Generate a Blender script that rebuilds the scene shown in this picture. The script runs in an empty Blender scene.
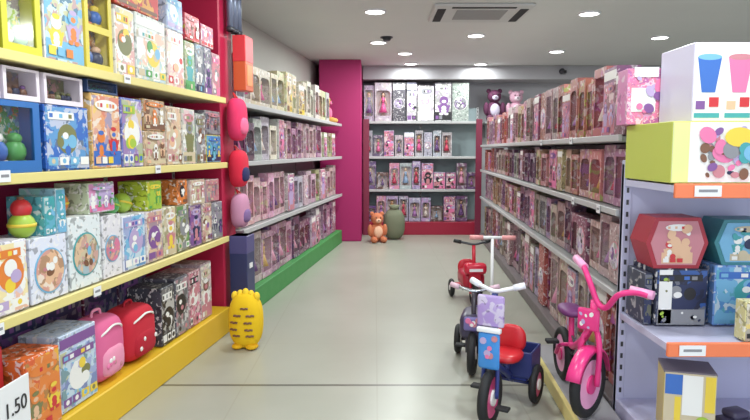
import bpy, bmesh, math, random
from mathutils import Vector, Matrix
PI = math.pi
random.seed(7)
SC = bpy.context.scene
COL = SC.collection

# ------------------------------------------------------------------ materials
def pmat(name, col, rough=0.5, metal=0.0, emit=None, estr=0.0, spec=0.5):
    m = bpy.data.materials.new(name); m.use_nodes = True
    b = m.node_tree.nodes['Principled BSDF']
    b.inputs['Base Color'].default_value = (*col, 1)
    b.inputs['Roughness'].default_value = rough
    b.inputs['Metallic'].default_value = metal
    b.inputs['Specular IOR Level'].default_value = spec
    if emit:
        b.inputs['Emission Color'].default_value = (*emit, 1)
        b.inputs['Emission Strength'].default_value = estr
    # a little procedural wear so no surface is perfectly flat in tone
    nt = m.node_tree; N = nt.nodes; L = nt.links
    tc = N.new('ShaderNodeTexCoord'); no = N.new('ShaderNodeTexNoise'); no.inputs['Scale'].default_value = 9
    L.new(tc.outputs['Object'], no.inputs['Vector'])
    mr = N.new('ShaderNodeMapRange'); mr.inputs['To Min'].default_value = max(rough - .08, .02); mr.inputs['To Max'].default_value = min(rough + .08, 1)
    L.new(no.outputs['Fac'], mr.inputs['Value']); L.new(mr.outputs['Result'], b.inputs['Roughness'])
    return m

def print_mat(name, scale, kinds, rough=0.38):
    """Printed card: the object's own colour broken up by blotches of white, dark and a second hue."""
    m = bpy.data.materials.new(name); m.use_nodes = True
    nt = m.node_tree; N = nt.nodes; L = nt.links
    b = N['Principled BSDF']; b.inputs['Roughness'].default_value = rough
    oi = N.new('ShaderNodeObjectInfo'); tc = N.new('ShaderNodeTexCoord')
    sc = N.new('ShaderNodeVectorMath'); sc.operation = 'SCALE'; sc.inputs['Scale'].default_value = 40
    cmb = N.new('ShaderNodeCombineXYZ')
    L.new(oi.outputs['Random'], cmb.inputs[0]); L.new(oi.outputs['Random'], cmb.inputs[2])
    L.new(cmb.outputs[0], sc.inputs[0])
    add = N.new('ShaderNodeVectorMath'); add.operation = 'ADD'
    L.new(tc.outputs['Object'], add.inputs[0]); L.new(sc.outputs[0], add.inputs[1])
    col = oi.outputs['Color']
    for i, (kind, thr, fac) in enumerate(kinds):
        n = N.new('ShaderNodeTexNoise'); n.inputs['Scale'].default_value = scale * (1 + .35 * i)
        n.inputs['Detail'].default_value = 1.5; n.inputs['Distortion'].default_value = .6
        off = N.new('ShaderNodeVectorMath'); off.operation = 'ADD'; off.inputs[1].default_value = (i * 7.3, i * 3.1, i * 5.7)
        L.new(add.outputs[0], off.inputs[0]); L.new(off.outputs[0], n.inputs['Vector'])
        mr = N.new('ShaderNodeMapRange'); mr.inputs['From Min'].default_value = thr; mr.inputs['From Max'].default_value = thr + .05
        mr.inputs['To Max'].default_value = fac
        L.new(n.outputs['Fac'], mr.inputs['Value'])
        mix = N.new('ShaderNodeMix'); mix.data_type = 'RGBA'
        L.new(mr.outputs['Result'], mix.inputs['Factor']); L.new(col, mix.inputs['A'])
        if kind == 'hue':
            h = N.new('ShaderNodeHueSaturation'); L.new(oi.outputs['Color'], h.inputs['Color'])
            rr = N.new('ShaderNodeMapRange'); rr.inputs['To Min'].default_value = .25; rr.inputs['To Max'].default_value = .75
            L.new(oi.outputs['Random'], rr.inputs['Value']); L.new(rr.outputs['Result'], h.inputs['Hue'])
            h.inputs['Saturation'].default_value = 1.1
            L.new(h.outputs['Color'], mix.inputs['B'])
        elif kind == 'dark':
            h = N.new('ShaderNodeHueSaturation'); L.new(oi.outputs['Color'], h.inputs['Color'])
            h.inputs['Value'].default_value = .28
            L.new(h.outputs['Color'], mix.inputs['B'])
        else:
            mix.inputs['B'].default_value = (.85, .83, .82, 1)
        col = mix.outputs['Result']
    L.new(col, b.inputs['Base Color'])
    return m

def tint_mat(name, rough=.5, metal=0):
    m = bpy.data.materials.new(name); m.use_nodes = True
    nt = m.node_tree; oi = nt.nodes.new('ShaderNodeObjectInfo')
    b = nt.nodes['Principled BSDF']; b.inputs['Roughness'].default_value = rough; b.inputs['Metallic'].default_value = metal
    nt.links.new(oi.outputs['Color'], b.inputs['Base Color'])
    return m

def clear_mat():
    m = bpy.data.materials.new('clear_plastic'); m.use_nodes = True
    nt = m.node_tree; N = nt.nodes; N.remove(N['Principled BSDF'])
    t = N.new('ShaderNodeBsdfTransparent'); g = N.new('ShaderNodeBsdfGlossy'); g.inputs['Roughness'].default_value = .12
    f = N.new('ShaderNodeMixShader'); lw = N.new('ShaderNodeLayerWeight'); lw.inputs['Blend'].default_value = .25
    mr = N.new('ShaderNodeMapRange'); mr.inputs['To Min'].default_value = .025; mr.inputs['To Max'].default_value = .15
    nt.links.new(lw.outputs['Fresnel'], mr.inputs['Value'])
    nt.links.new(mr.outputs['Result'], f.inputs[0])
    nt.links.new(t.outputs[0], f.inputs[1]); nt.links.new(g.outputs[0], f.inputs[2])
    nt.links.new(f.outputs[0], N['Material Output'].inputs['Surface'])
    return m

def floor_mat():
    m = bpy.data.materials.new('floor_tiles'); m.use_nodes = True
    nt = m.node_tree; N = nt.nodes; L = nt.links; b = N['Principled BSDF']
    tc = N.new('ShaderNodeTexCoord'); sep = N.new('ShaderNodeSeparateXYZ'); L.new(tc.outputs['Object'], sep.inputs[0])
    def line(sock, off, period, half):
        a = N.new('ShaderNodeMath'); a.operation = 'ADD'; a.inputs[1].default_value = -off + period * 50 + period / 2; L.new(sock, a.inputs[0])
        w = N.new('ShaderNodeMath'); w.operation = 'MODULO'; w.inputs[1].default_value = period; L.new(a.outputs[0], w.inputs[0])
        s = N.new('ShaderNodeMath'); s.operation = 'SUBTRACT'; s.inputs[1].default_value = period / 2; L.new(w.outputs[0], s.inputs[0])
        ab = N.new('ShaderNodeMath'); ab.operation = 'ABSOLUTE'; L.new(s.outputs[0], ab.inputs[0])
        lt = N.new('ShaderNodeMath'); lt.operation = 'LESS_THAN'; lt.inputs[1].default_value = half; L.new(ab.outputs[0], lt.inputs[0])
        return lt.outputs[0]
    def mx(a, b_):
        o = N.new('ShaderNodeMath'); o.operation = 'MAXIMUM'; L.new(a, o.inputs[0]); L.new(b_, o.inputs[1]); return o.outputs[0]
    fine = mx(line(sep.outputs['X'], .012, .8, .004), line(sep.outputs['Y'], 3.56, .8, .003))
    bold = line(sep.outputs['Y'], 3.56, 6.4, .014)
    no = N.new('ShaderNodeTexNoise'); no.inputs['Scale'].default_value = 1.3; no.inputs['Detail'].default_value = 5
    L.new(tc.outputs['Object'], no.inputs['Vector'])
    cr = N.new('ShaderNodeValToRGB'); cr.color_ramp.elements[0].position = .3; cr.color_ramp.elements[1].position = .7
    cr.color_ramp.elements[0].color = (.37, .373, .312, 1); cr.color_ramp.elements[1].color = (.42, .423, .36, 1)
    L.new(no.outputs['Fac'], cr.inputs[0])
    m1 = N.new('ShaderNodeMix'); m1.data_type = 'RGBA'; m1.inputs['B'].default_value = (.36, .35, .29, 1)
    L.new(fine, m1.inputs['Factor']); L.new(cr.outputs[0], m1.inputs['A'])
    m2 = N.new('ShaderNodeMix'); m2.data_type = 'RGBA'; m2.inputs['B'].default_value = (.14, .135, .11, 1)
    L.new(bold, m2.inputs['Factor']); L.new(m1.outputs['Result'], m2.inputs['A'])
    L.new(m2.outputs['Result'], b.inputs['Base Color'])
    b.inputs['Roughness'].default_value = .3; b.inputs['Specular IOR Level'].default_value = .4
    return m

def wall_mat(name, col, rough=.8):
    m = bpy.data.materials.new(name); m.use_nodes = True
    nt = m.node_tree; N = nt.nodes; L = nt.links; b = N['Principled BSDF']; b.inputs['Roughness'].default_value = rough
    tc = N.new('ShaderNodeTexCoord'); no = N.new('ShaderNodeTexNoise'); no.inputs['Scale'].default_value = 2.5; no.inputs['Detail'].default_value = 4
    L.new(tc.outputs['Object'], no.inputs['Vector'])
    cr = N.new('ShaderNodeValToRGB')
    cr.color_ramp.elements[0].color = (*[c * .95 for c in col], 1); cr.color_ramp.elements[1].color = (*col, 1)
    L.new(no.outputs['Fac'], cr.inputs[0]); L.new(cr.outputs[0], b.inputs['Base Color'])
    bp = N.new('ShaderNodeBump'); bp.inputs['Strength'].default_value = .05; n2 = N.new('ShaderNodeTexNoise'); n2.inputs['Scale'].default_value = 80
    L.new(tc.outputs['Object'], n2.inputs['Vector']); L.new(n2.outputs['Fac'], bp.inputs['Height']); L.new(bp.outputs[0], b.inputs['Normal'])
    return m

PRINT = print_mat('printed_card', 16, [('hue', .56, .7), ('white', .57, .45), ('dark', .62, .6)])
PRINTF = print_mat('printed_card_fine', 30, [('dark', .56, .7), ('white', .58, .7)])
INK = tint_mat('coloured_ink', .4)
PLAS = tint_mat('coloured_plastic', .3)
CLOTH = tint_mat('coloured_cloth', .85)
CLEAR = clear_mat()
MT = {}
def mat(name, col, **k):
    if name not in MT: MT[name] = pmat(name, col, **k)
    return MT[name]
def s2l(*c):
    return tuple((x / 255 / 12.92) if x / 255 <= .04045 else ((x / 255 + .055) / 1.055) ** 2.4 for x in c)
ART = {n: pmat('ink_' + n, s2l(*c), rough=.4) for n, c in dict(
    white=(238, 236, 232), black=(38, 36, 40), red=(205, 50, 55), orange=(226, 130, 60), yellow=(236, 205, 70), green=(80, 160, 85), lime=(165, 195, 70),
    blue=(62, 110, 190), sky=(120, 180, 215), teal=(70, 160, 165), purple=(130, 85, 150), lilac=(185, 165, 205), pink=(228, 120, 165), rose=(200, 130, 140),
    peach=(228, 185, 150), beige=(205, 190, 160), brown=(125, 85, 62), grey=(140, 140, 145), navy=(40, 48, 85), olive=(125, 125, 80)).items()}
SKIN = pmat('doll_skin', s2l(226, 180, 155), rough=.45)
CARD = pmat('plain_card', s2l(226, 204, 204), rough=.7)
STEEL = pmat('grey_shelf_steel', s2l(150, 152, 152), rough=.4)
DARKST = pmat('dark_steel', s2l(60, 60, 66), rough=.4)
RUBBER = pmat('black_rubber', s2l(30, 30, 33), rough=.65)
WHITEP = pmat('white_plastic', s2l(236, 236, 238), rough=.4)
CHROME = pmat('bright_metal', s2l(205, 208, 215), rough=.22, metal=1)

# ------------------------------------------------------------------ mesh builder
class MB:
    def __init__(s): s.bm = bmesh.new(); s.mats = []
    def mi(s, m):
        if m not in s.mats: s.mats.append(m)
        return s.mats.index(m)
    def _take(s, b2, m, smooth=False, M=None):
        i = s.mi(m); vm = {}
        for v in b2.verts: vm[v] = s.bm.verts.new(M @ v.co if M else v.co)
        for f in b2.faces:
            try:
                nf = s.bm.faces.new([vm[v] for v in f.verts]); nf.material_index = i; nf.smooth = smooth
            except ValueError: pass
        b2.free(); return s
    def box(s, x0, x1, y0, y1, z0, z1, m, bev=0, seg=1, M=None):
        b = bmesh.new(); bmesh.ops.create_cube(b, size=1)
        for v in b.verts:
            v.co = Vector(((x0 + x1) / 2 + v.co.x * (x1 - x0), (y0 + y1) / 2 + v.co.y * (y1 - y0), (z0 + z1) / 2 + v.co.z * (z1 - z0)))
        if bev: bmesh.ops.bevel(b, geom=b.edges[:], offset=bev, segments=seg, affect='EDGES', profile=.5)
        return s._take(b, m, seg > 1, M)
    def ball(s, c, r, m, u=14, v=9, p=1.0, M=None):
        b = bmesh.new(); bmesh.ops.create_uvsphere(b, u_segments=u, v_segments=v, radius=1)
        r = r if hasattr(r, '__len__') else (r, r, r)
        for q in b.verts:
            co = q.co
            if p != 1: co = Vector([math.copysign(abs(a) ** p, a) for a in co])
            q.co = Vector((c[0] + co.x * r[0], c[1] + co.y * r[1], c[2] + co.z * r[2]))
        return s._take(b, m, True, M)
    def cyl(s, p0, p1, r0, m, r1=None, n=14, M=None, cap=True):
        p0 = Vector(p0); p1 = Vector(p1); d = p1 - p0; r1 = r0 if r1 is None else r1
        b = bmesh.new(); bmesh.ops.create_cone(b, cap_ends=cap, segments=n, radius1=r0, radius2=max(r1, 1e-4), depth=d.length)
        T = Matrix.Translation((p0 + p1) / 2) @ d.to_track_quat('Z', 'Y').to_matrix().to_4x4()
        for v in b.verts: v.co = T @ v.co
        i = s.mi(m); vm = {}
        for v in b.verts: vm[v] = s.bm.verts.new(M @ v.co if M else v.co)
        for f in b.faces:
            nf = s.bm.faces.new([vm[v] for v in f.verts]); nf.material_index = i; nf.smooth = len(f.verts) == 4
        b.free(); return s
    def tube(s, pts, r, m, n=10):
        pts = [Vector(p) for p in pts]
        # smooth the polyline
        sm = []
        for i in range(len(pts) - 1):
            p0 = pts[max(i - 1, 0)]; p1 = pts[i]; p2 = pts[i + 1]; p3 = pts[min(i + 2, len(pts) - 1)]
            for k in range(5):
                t = k / 5
                sm.append(.5 * (2 * p1 + (p2 - p0) * t + (2 * p0 - 5 * p1 + 4 * p2 - p3) * t * t + (3 * p1 - p0 - 3 * p2 + p3) * t ** 3))
        sm.append(pts[-1]); i = s.mi(m); rings = []; up = Vector((.31, .17, .93)).normalized()
        for k, p in enumerate(sm):
            d = (sm[min(k + 1, len(sm) - 1)] - sm[max(k - 1, 0)]).normalized()
            a = d.cross(up); a = a.normalized() if a.length > .05 else d.cross(Vector((1, 0, 0))).normalized(); b = d.cross(a)
            rings.append([s.bm.verts.new(p + (a * math.cos(2 * PI * j / n) + b * math.sin(2 * PI * j / n)) * r) for j in range(n)])
        for k in range(len(rings) - 1):
            for j in range(n):
                f = s.bm.faces.new([rings[k][j], rings[k][(j + 1) % n], rings[k + 1][(j + 1) % n], rings[k + 1][j]]); f.material_index = i; f.smooth = True
        for rg in (rings[0][::-1], rings[-1]):
            f = s.bm.faces.new(rg); f.material_index = i
        return s
    def torus(s, c, axis, R, r, m, n=28, k=10):
        c = Vector(c); q = Vector(axis).to_track_quat('Z', 'Y').to_matrix(); i = s.mi(m); rings = []
        for a in range(n):
            t = 2 * PI * a / n; e = Vector((math.cos(t), math.sin(t), 0))
            rings.append([s.bm.verts.new(c + q @ (e * (R + r * math.cos(2 * PI * j / k)) + Vector((0, 0, r * math.sin(2 * PI * j / k))))) for j in range(k)])
        for a in range(n):
            for j in range(k):
                f = s.bm.faces.new([rings[a][j], rings[(a + 1) % n][j], rings[(a + 1) % n][(j + 1) % k], rings[a][(j + 1) % k]]); f.material_index = i; f.smooth = True
        return s
    def disc(s, x, y, z, rx, rz, m, n=16, rot=0):
        """flat ellipse facing -y"""
        i = s.mi(m); ca, sa = math.cos(rot), math.sin(rot)
        vs = []
        for k in range(n):
            t = -2 * PI * k / n; a, b = rx * math.cos(t), rz * math.sin(t)
            vs.append(s.bm.verts.new((x + a * ca - b * sa, y, z + a * sa + b * ca)))
        f = s.bm.faces.new(vs[::-1]); f.material_index = i
        f.normal_update()
        if f.normal.y > 0: f.normal_flip()
        return s
    def prism(s, pts, y0, y1, m):
        """outline in x,z extruded along y"""
        i = s.mi(m); a = [s.bm.verts.new((x, y0, z)) for x, z in pts]; b = [s.bm.verts.new((x, y1, z)) for x, z in pts]; n = len(pts)
        fs = [s.bm.faces.new(a), s.bm.faces.new(b[::-1])] + [s.bm.faces.new([a[k], b[k], b[(k + 1) % n], a[(k + 1) % n]]) for k in range(n)]
        for f in fs: f.material_index = i
        bmesh.ops.recalc_face_normals(s.bm, faces=fs); return s
    def build(s, name, parent=None, color=None, loc=None, rotz=None):
        me = bpy.data.meshes.new(name); s.bm.to_mesh(me); s.bm.free()
        for m in s.mats: me.materials.append(m)
        o = bpy.data.objects.new(name, me); COL.objects.link(o)
        if parent: o.parent = parent
        if color: o.color = (*color, 1)
        if loc: o.location = loc
        if rotz is not None: o.rotation_euler.z = rotz
        return o

def tag(o, label=None, cat=None, group=None, kind=None):
    if label: o['label'] = label
    if cat: o['category'] = cat
    if group: o['group'] = group
    if kind: o['kind'] = kind
    return o
def thing(name, label, cat, loc=(0, 0, 0), rz=0, group=None):
    o = bpy.data.objects.new(name, None); o.empty_display_size = .1; COL.objects.link(o)
    o.location = loc; o.rotation_euler = (0, 0, rz)
    return tag(o, label, cat, group)
KIDS = {}
def copy_tree(o, parent=None):
    c = o.copy(); COL.objects.link(c)
    if parent: c.parent = parent
    for ch in list(o.children): copy_tree(ch, c)
    return c
def struct(name, mb, **k): return tag(mb.build(name, **k), kind='structure')

# ------------------------------------------------------------------ the place: aisle frames
class Frame:
    """a shelving run: u along the run (away from the shop front), v out towards the aisle"""
    def __init__(s, x0, slope, side):
        n = math.hypot(1, slope); s.d = Vector((slope / n, 1 / n, 0)); s.p = Vector((x0, 0, 0))
        s.n = Vector((s.d.y, -s.d.x, 0)) * side
        s.rz = math.atan2(s.n.x, -s.n.y)
    def at(s, u, v, z): p = s.p + s.d * u + s.n * v; return (p.x, p.y, z)
LEFT = Frame(-1.75, .135, 1)
RIGHT = Frame(1.03, .065, -1)
class Plain:
    def __init__(s, x0, y): s.x0 = x0; s.y = y; s.rz = 0
    def at(s, u, v, z): return (s.x0 + u, s.y - v, z)
BACK = Plain(-.2, 10.1)
CAP = Plain(1.23, 2.52)

CEIL = 2.75
fl = MB().box(-4, 5.5, -1.5, 11, -.1, 0, floor_mat()); struct('floor', fl)
struct('ceiling', MB().box(-4, 5.5, -1.5, 11, CEIL, CEIL + .1, wall_mat('ceiling_paint', s2l(222, 222, 220))))
WALLP = wall_mat('cream_wall', s2l(205, 202, 196)); GREYW = wall_mat('grey_wall', s2l(178, 176, 180))
MAG = wall_mat('magenta_paint', s2l(172, 28, 100), .55); CRIM = wall_mat('crimson_paint', s2l(186, 28, 70), .5); MAROON = pmat('maroon_paint', s2l(126, 38, 66), rough=.5)
def slab(mb, F, u0, u1, v0, v1, z0, z1, m, bev=0):
    """box in a run's frame"""
    R = Matrix.Translation(F.at((u0 + u1) / 2, (v0 + v1) / 2, (z0 + z1) / 2)) @ Matrix.Rotation(F.rz, 4, 'Z')
    a, b, c = (u1 - u0) / 2, (v1 - v0) / 2, (z1 - z0) / 2
    return mb.box(-a, a, -b, b, -c, c, m, bev, M=R)
struct('wall_left', slab(MB(), LEFT, -1.5, 11.2, -.6, -.5, 0, CEIL, WALLP))
struct('wall_back', MB().box(-4, 5.5, 10.62, 10.75, 0, CEIL, GREYW))
struct('wall_right', MB().box(5.2, 5.3, -1.5, 10.62, 0, CEIL, GREYW))
struct('trim_1', MB().box(-.2, 5.2, 10.05, 10.62, 2.53, CEIL, wall_mat('soffit_paint', s2l(176, 174, 178)), .01))          # dropped soffit over the back shelving
struct('trim_2', MB().box(-.84, -.21, 9.38, 10.62, 0, CEIL, MAG, .01))              # magenta column
struct('trim_3', slab(MB(), LEFT, 4.74, 5.0, -.5, -.05, 0, CEIL, CRIM, .01))        # crimson column between the two left runs
# ------------------------------------------------------------------ shelving
def shelving(label, F, u0, u1, depth, levels, zbase, top, mats, name='shelving_unit', kick_mat=None, rail_mat=None, back_mat=None, post_mat=None, bays=2, rail_h=.04, posts=True, basev=0):
    c = F.at((u0 + u1) / 2, -depth / 2, 0)
    t = thing(name, label, 'shelving', c, F.rz)
    L = (u1 - u0) / 2; D = depth / 2
    MB().box(-L, L, D - .03, D, 0, top, back_mat or STEEL).build('back_panel', t)
    MB().box(-L, L, -D, D - .03, 0, zbase - .004, kick_mat, .006).build('base_plinth', t)
    for z in levels:
        s = MB().box(-L + .005, L - .005, -D + .012, D - .03, z - .03, z, mats).build('shelf', t)
        MB().box(-L, L, -D - .008, -D + .012, z - rail_h + .008, z + .008, rail_mat or mats, .003).build('price_rail', s)
    if posts:
        for k in range(bays + 1):
            x = -L + 2 * L * k / bays; x = min(max(x, -L + .02), L - .02)
            p = MB().box(x - .02, x + .02, D - .036, D - .001, 0, top + .02, post_mat or mats, .003)
            for q in range(int(top / .06)):
                p.box(x - .006, x + .006, D - .0375, D - .035, .05 + q * .06, .075 + q * .06, DARKST)
            p.build('upright', t)
    return t
YEL = pmat('yellow_rail', s2l(226, 210, 136), rough=.45); YKICK = pmat('yellow_kick', s2l(226, 184, 40), rough=.5)
GREENK = pmat('green_kick', s2l(62, 140, 72), rough=.5); REDK = pmat('red_kick', s2l(160, 28, 58), rough=.4)
CREAMSH = pmat('cream_shelf', s2l(214, 202, 160), rough=.5)
MAGP = pmat('magenta_panel', s2l(176, 36, 100), rough=.6)
PALEST = pmat('pale_steel', s2l(186, 186, 186), rough=.4)
TEALP = pmat('grey_teal_panel', s2l(150, 165, 168), rough=.6)
LAV = pmat('lavender_steel', s2l(200, 200, 226), rough=.38)
ORNG = pmat('orange_rail', s2l(240, 128, 84), rough=.45)
LZ = [.74, 1.30, 1.78]
shelving('long left shelving run with yellow rails and yellow kick board', LEFT, 1.9, 4.70, .45, LZ, .2, 2.6, CREAMSH, kick_mat=YKICK, rail_mat=YEL, back_mat=MAGP, post_mat=PALEST, bays=3, rail_h=.042)
shelving('left shelving run with grey shelves and green kick board, before the magenta column', LEFT, 5.03, 9.33, .45, LZ, .2, 1.95, STEEL, kick_mat=GREENK, rail_mat=PALEST, bays=4)
RZ = [.67, 1.09, 1.47]
shelving('long right shelving run with grey shelves packed with doll boxes', RIGHT, 3.12, 9.7, .45, RZ, .1, 1.52, STEEL, kick_mat=pmat('brown_grey_kick', s2l(112, 104, 106), rough=.5), rail_mat=PALEST, bays=6, rail_h=.034)
BZ = [.75, 1.29, 1.86]
bk = shelving('back wall shelving with maroon side posts and red kick board', BACK, 0, 1.95, .42, BZ, .22, 2.1, PALEST, kick_mat=REDK, rail_mat=PALEST, back_mat=TEALP, bays=2)
for sx in (-1, 1):
    x = sx * .92
    MB().box(x - .05, x + .05, -.235, -.21, .0, 1.9, MAROON, .004).build('side_post', bk)
cap = shelving('lavender steel end display with orange price rails at right', CAP, 0, 1.0, .55, [.585, 1.255], .14, 1.33, LAV, name='end_display', kick_mat=LAV, rail_mat=ORNG, back_mat=LAV, post_mat=LAV, bays=1, rail_h=.06)
# low plinth along the right run
pl = thing('display_plinth', 'low grey display plinth with a yellow front edge beneath the pink bicycle', 'plinth', RIGHT.at(3.35, .115, 0), RIGHT.rz)
MB().box(-.72, .72, -.1, .105, 0, .085, pmat('plinth_grey', s2l(158, 156, 160), rough=.5), .004).build('deck', pl)
MB().box(-.72, .72, -.125, -.1, 0, .085, YEL, .004).build('front_edge', pl)

# ------------------------------------------------------------------ goods templates
TPL = {}
def from_tpl(key, maker):
    if key in TPL: return copy_tree(TPL[key])
    TPL[key] = maker(); return TPL[key]
def kid(o, *names):
    for n in names:
        o = next(c for c in o.children if c.name.split('.')[0] == n)
    return o
DRESS = [s2l(*c) for c in ((226, 92, 150), (180, 120, 190), (235, 160, 190), (205, 60, 90), (150, 180, 215), (240, 225, 215), (215, 170, 90), (120, 80, 140))]
HAIR = [s2l(*c) for c in ((225, 190, 110), (95, 60, 40), (50, 38, 36), (170, 95, 55), (236, 214, 160))]

def mk_doll_box(w, h, d, arch):
    d = d * .8
    t = thing('doll_box', None, 'doll box')
    a, f, e = w / 2, -d / 2, .012
    c = MB()
    c.box(-a, a, d / 2 - .006, d / 2, 0, h, PRINT); c.box(-a + .006, a - .006, d / 2 - .008, d / 2 - .006, .006, h - .006, CARD)
    c.box(-a, -a + .006, f, d / 2 - .006, 0, h, PRINT); c.box(a - .006, a, f, d / 2 - .006, 0, h, PRINT)
    c.box(-a + .006, a - .006, f, d / 2 - .006, 0, .006, PRINT); c.box(-a + .006, a - .006, f, d / 2 - .006, h - .006, h, PRINT)
    z0, z1 = h * .14, h * (.8 if arch else .87)
    c.box(-a + .006, a - .006, f, f + .004, .006, z0, PRINT)          # footer
    c.box(-a + .006, a - .006, f, f + .004, z1, h - .006, PRINT)      # header
    c.box(-a + .006, -a + e + .006, f, f + .004, z0, z1, PRINT); c.box(a - e - .006, a - .006, f, f + .004, z0, z1, PRINT)
    if arch:                                                         # rounded corners of the window
        for sx in (-1, 1):
            x = sx * (a - e - .006); q = w * .22
            pts = [(x, z1), (x - sx * q, z1)] + [(x - sx * q + sx * q * math.sin(k * PI / 10), z1 - q + q * math.cos(k * PI / 10)) for k in range(1, 6)]
            c.prism(pts, f + .0005, f + .004, PRINT)
    c.build('carton', t)
    MB().box(-a + .008, a - .008, f + .005, f + .0065, z0 - .004, z1 + .004, CLEAR).build('window', t)
    H = (z1 - z0) * .97; zb = z0; y = f + d * .45; k = H / .3
    D = MB()
    for sx in (-1, 1):
        D.cyl((sx * .013 * k, y, zb), (sx * .012 * k, y, zb + .13 * k), .006 * k, SKIN, .009 * k, n=7)
        D.cyl((sx * .022 * k, y, zb + .215 * k), (sx * .046 * k, y - .008, zb + .13 * k), .007 * k, SKIN, .005 * k, n=7)
    D.cyl((0, y, zb + .21 * k), (0, y, zb + .245 * k), .008 * k, SKIN, n=8)
    D.ball((0, y, zb + .258 * k), (.021 * k, .021 * k, .026 * k), SKIN, 10, 7)
    doll = D.build('doll', t)
    S = MB()
    S.cyl((0, y, zb + .04 * k), (0, y, zb + .15 * k), min(.055 * k, a - .02), INK, .016 * k, n=12)
    S.cyl((0, y, zb + .15 * k), (0, y, zb + .225 * k), .016 * k, INK, .024 * k, n=10)
    S.build('dress', doll)
    Hh = MB(); Hh.ball((0, y + .006 * k, zb + .266 * k), (.026 * k, .024 * k, .024 * k), INK, 10, 7)
    Hh.cyl((0, y + .018 * k, zb + .262 * k), (0, y + .02 * k, zb + .17 * k), .022 * k, INK, .028 * k, n=9)
    Hh.build('hair', doll)
    return t
def doll_box(w, h, d, arch, color):
    t = from_tpl(('doll', w, h, d, arch), lambda: mk_doll_box(w, h, d, arch))
    kid(t, 'carton').color = (*color, 1)
    kid(t, 'doll', 'dress').color = (*random.choice(DRESS), 1); kid(t, 'doll', 'hair').color = (*random.choice(HAIR), 1)
    return t

ARTM = {}
INKC = dict(white=(238, 236, 232), black=(38, 36, 40), red=(205, 50, 55), orange=(226, 130, 60), yellow=(236, 205, 70), green=(80, 160, 85), lime=(165, 195, 70),
    blue=(62, 110, 190), sky=(120, 180, 215), teal=(70, 160, 165), purple=(130, 85, 150), lilac=(185, 165, 205), pink=(228, 120, 165), rose=(200, 130, 140),
    peach=(228, 185, 150), beige=(205, 190, 160), brown=(125, 85, 62), grey=(140, 140, 145), navy=(40, 48, 85), olive=(125, 125, 80))
def artprint(inks, scale=13, calm=.45):
    """busy printed artwork: warped patches of the given inks with finer flecks"""
    key = (tuple(inks), scale, calm)
    if key in ARTM: return ARTM[key]
    m = bpy.data.materials.new('artwork_' + '_'.join(inks[:3])); m.use_nodes = True
    nt = m.node_tree; N = nt.nodes; L = nt.links; b = N['Principled BSDF']; b.inputs['Roughness'].default_value = .35
    tc = N.new('ShaderNodeTexCoord'); oi = N.new('ShaderNodeObjectInfo')
    off = N.new('ShaderNodeVectorMath'); off.operation = 'MULTIPLY_ADD'; off.inputs[1].default_value = (37, 0, 53)
    L.new(oi.outputs['Random'], off.inputs[0]); L.new(tc.outputs['Object'], off.inputs[2])
    wn = N.new('ShaderNodeTexNoise'); wn.inputs['Scale'].default_value = scale * 1.3; wn.inputs['Detail'].default_value = 2; L.new(off.outputs[0], wn.inputs['Vector'])
    wp = N.new('ShaderNodeVectorMath'); wp.operation = 'MULTIPLY_ADD'; wp.inputs[1].default_value = (.09, .09, .09); L.new(wn.outputs['Color'], wp.inputs[0]); L.new(off.outputs[0], wp.inputs[2])
    cols = []
    for q, k in ((scale, 0), (scale * 2.6, 1)):
        v = N.new('ShaderNodeTexVoronoi'); v.inputs['Scale'].default_value = q; L.new(wp.outputs[0], v.inputs['Vector'])
        sp = N.new('ShaderNodeSeparateColor'); L.new(v.outputs['Color'], sp.inputs[0])
        r = N.new('ShaderNodeValToRGB'); r.color_ramp.interpolation = 'CONSTANT'; e = r.color_ramp.elements
        n = len(inks)
        while len(e) < n: e.new(.5)
        for i in range(n): e[i].position = i / n; e[i].color = (*s2l(*INKC[inks[(i + k) % n]]), 1)
        L.new(sp.outputs[0], r.inputs[0]); cols.append((r.outputs[0], sp.outputs[1]))
    g = N.new('ShaderNodeMath'); g.operation = 'GREATER_THAN'; g.inputs[1].default_value = .58; L.new(cols[1][1], g.inputs[0])
    mx = N.new('ShaderNodeMix'); mx.data_type = 'RGBA'; L.new(g.outputs[0], mx.inputs['Factor']); L.new(cols[0][0], mx.inputs['A']); L.new(cols[1][0], mx.inputs['B'])
    cm = N.new('ShaderNodeMix'); cm.data_type = 'RGBA'; cm.inputs['Factor'].default_value = calm; cm.inputs['B'].default_value = (*s2l(*INKC[inks[0]]), 1)
    L.new(mx.outputs['Result'], cm.inputs['A']); L.new(cm.outputs['Result'], b.inputs['Base Color']); ARTM[key] = m
    return m

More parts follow.
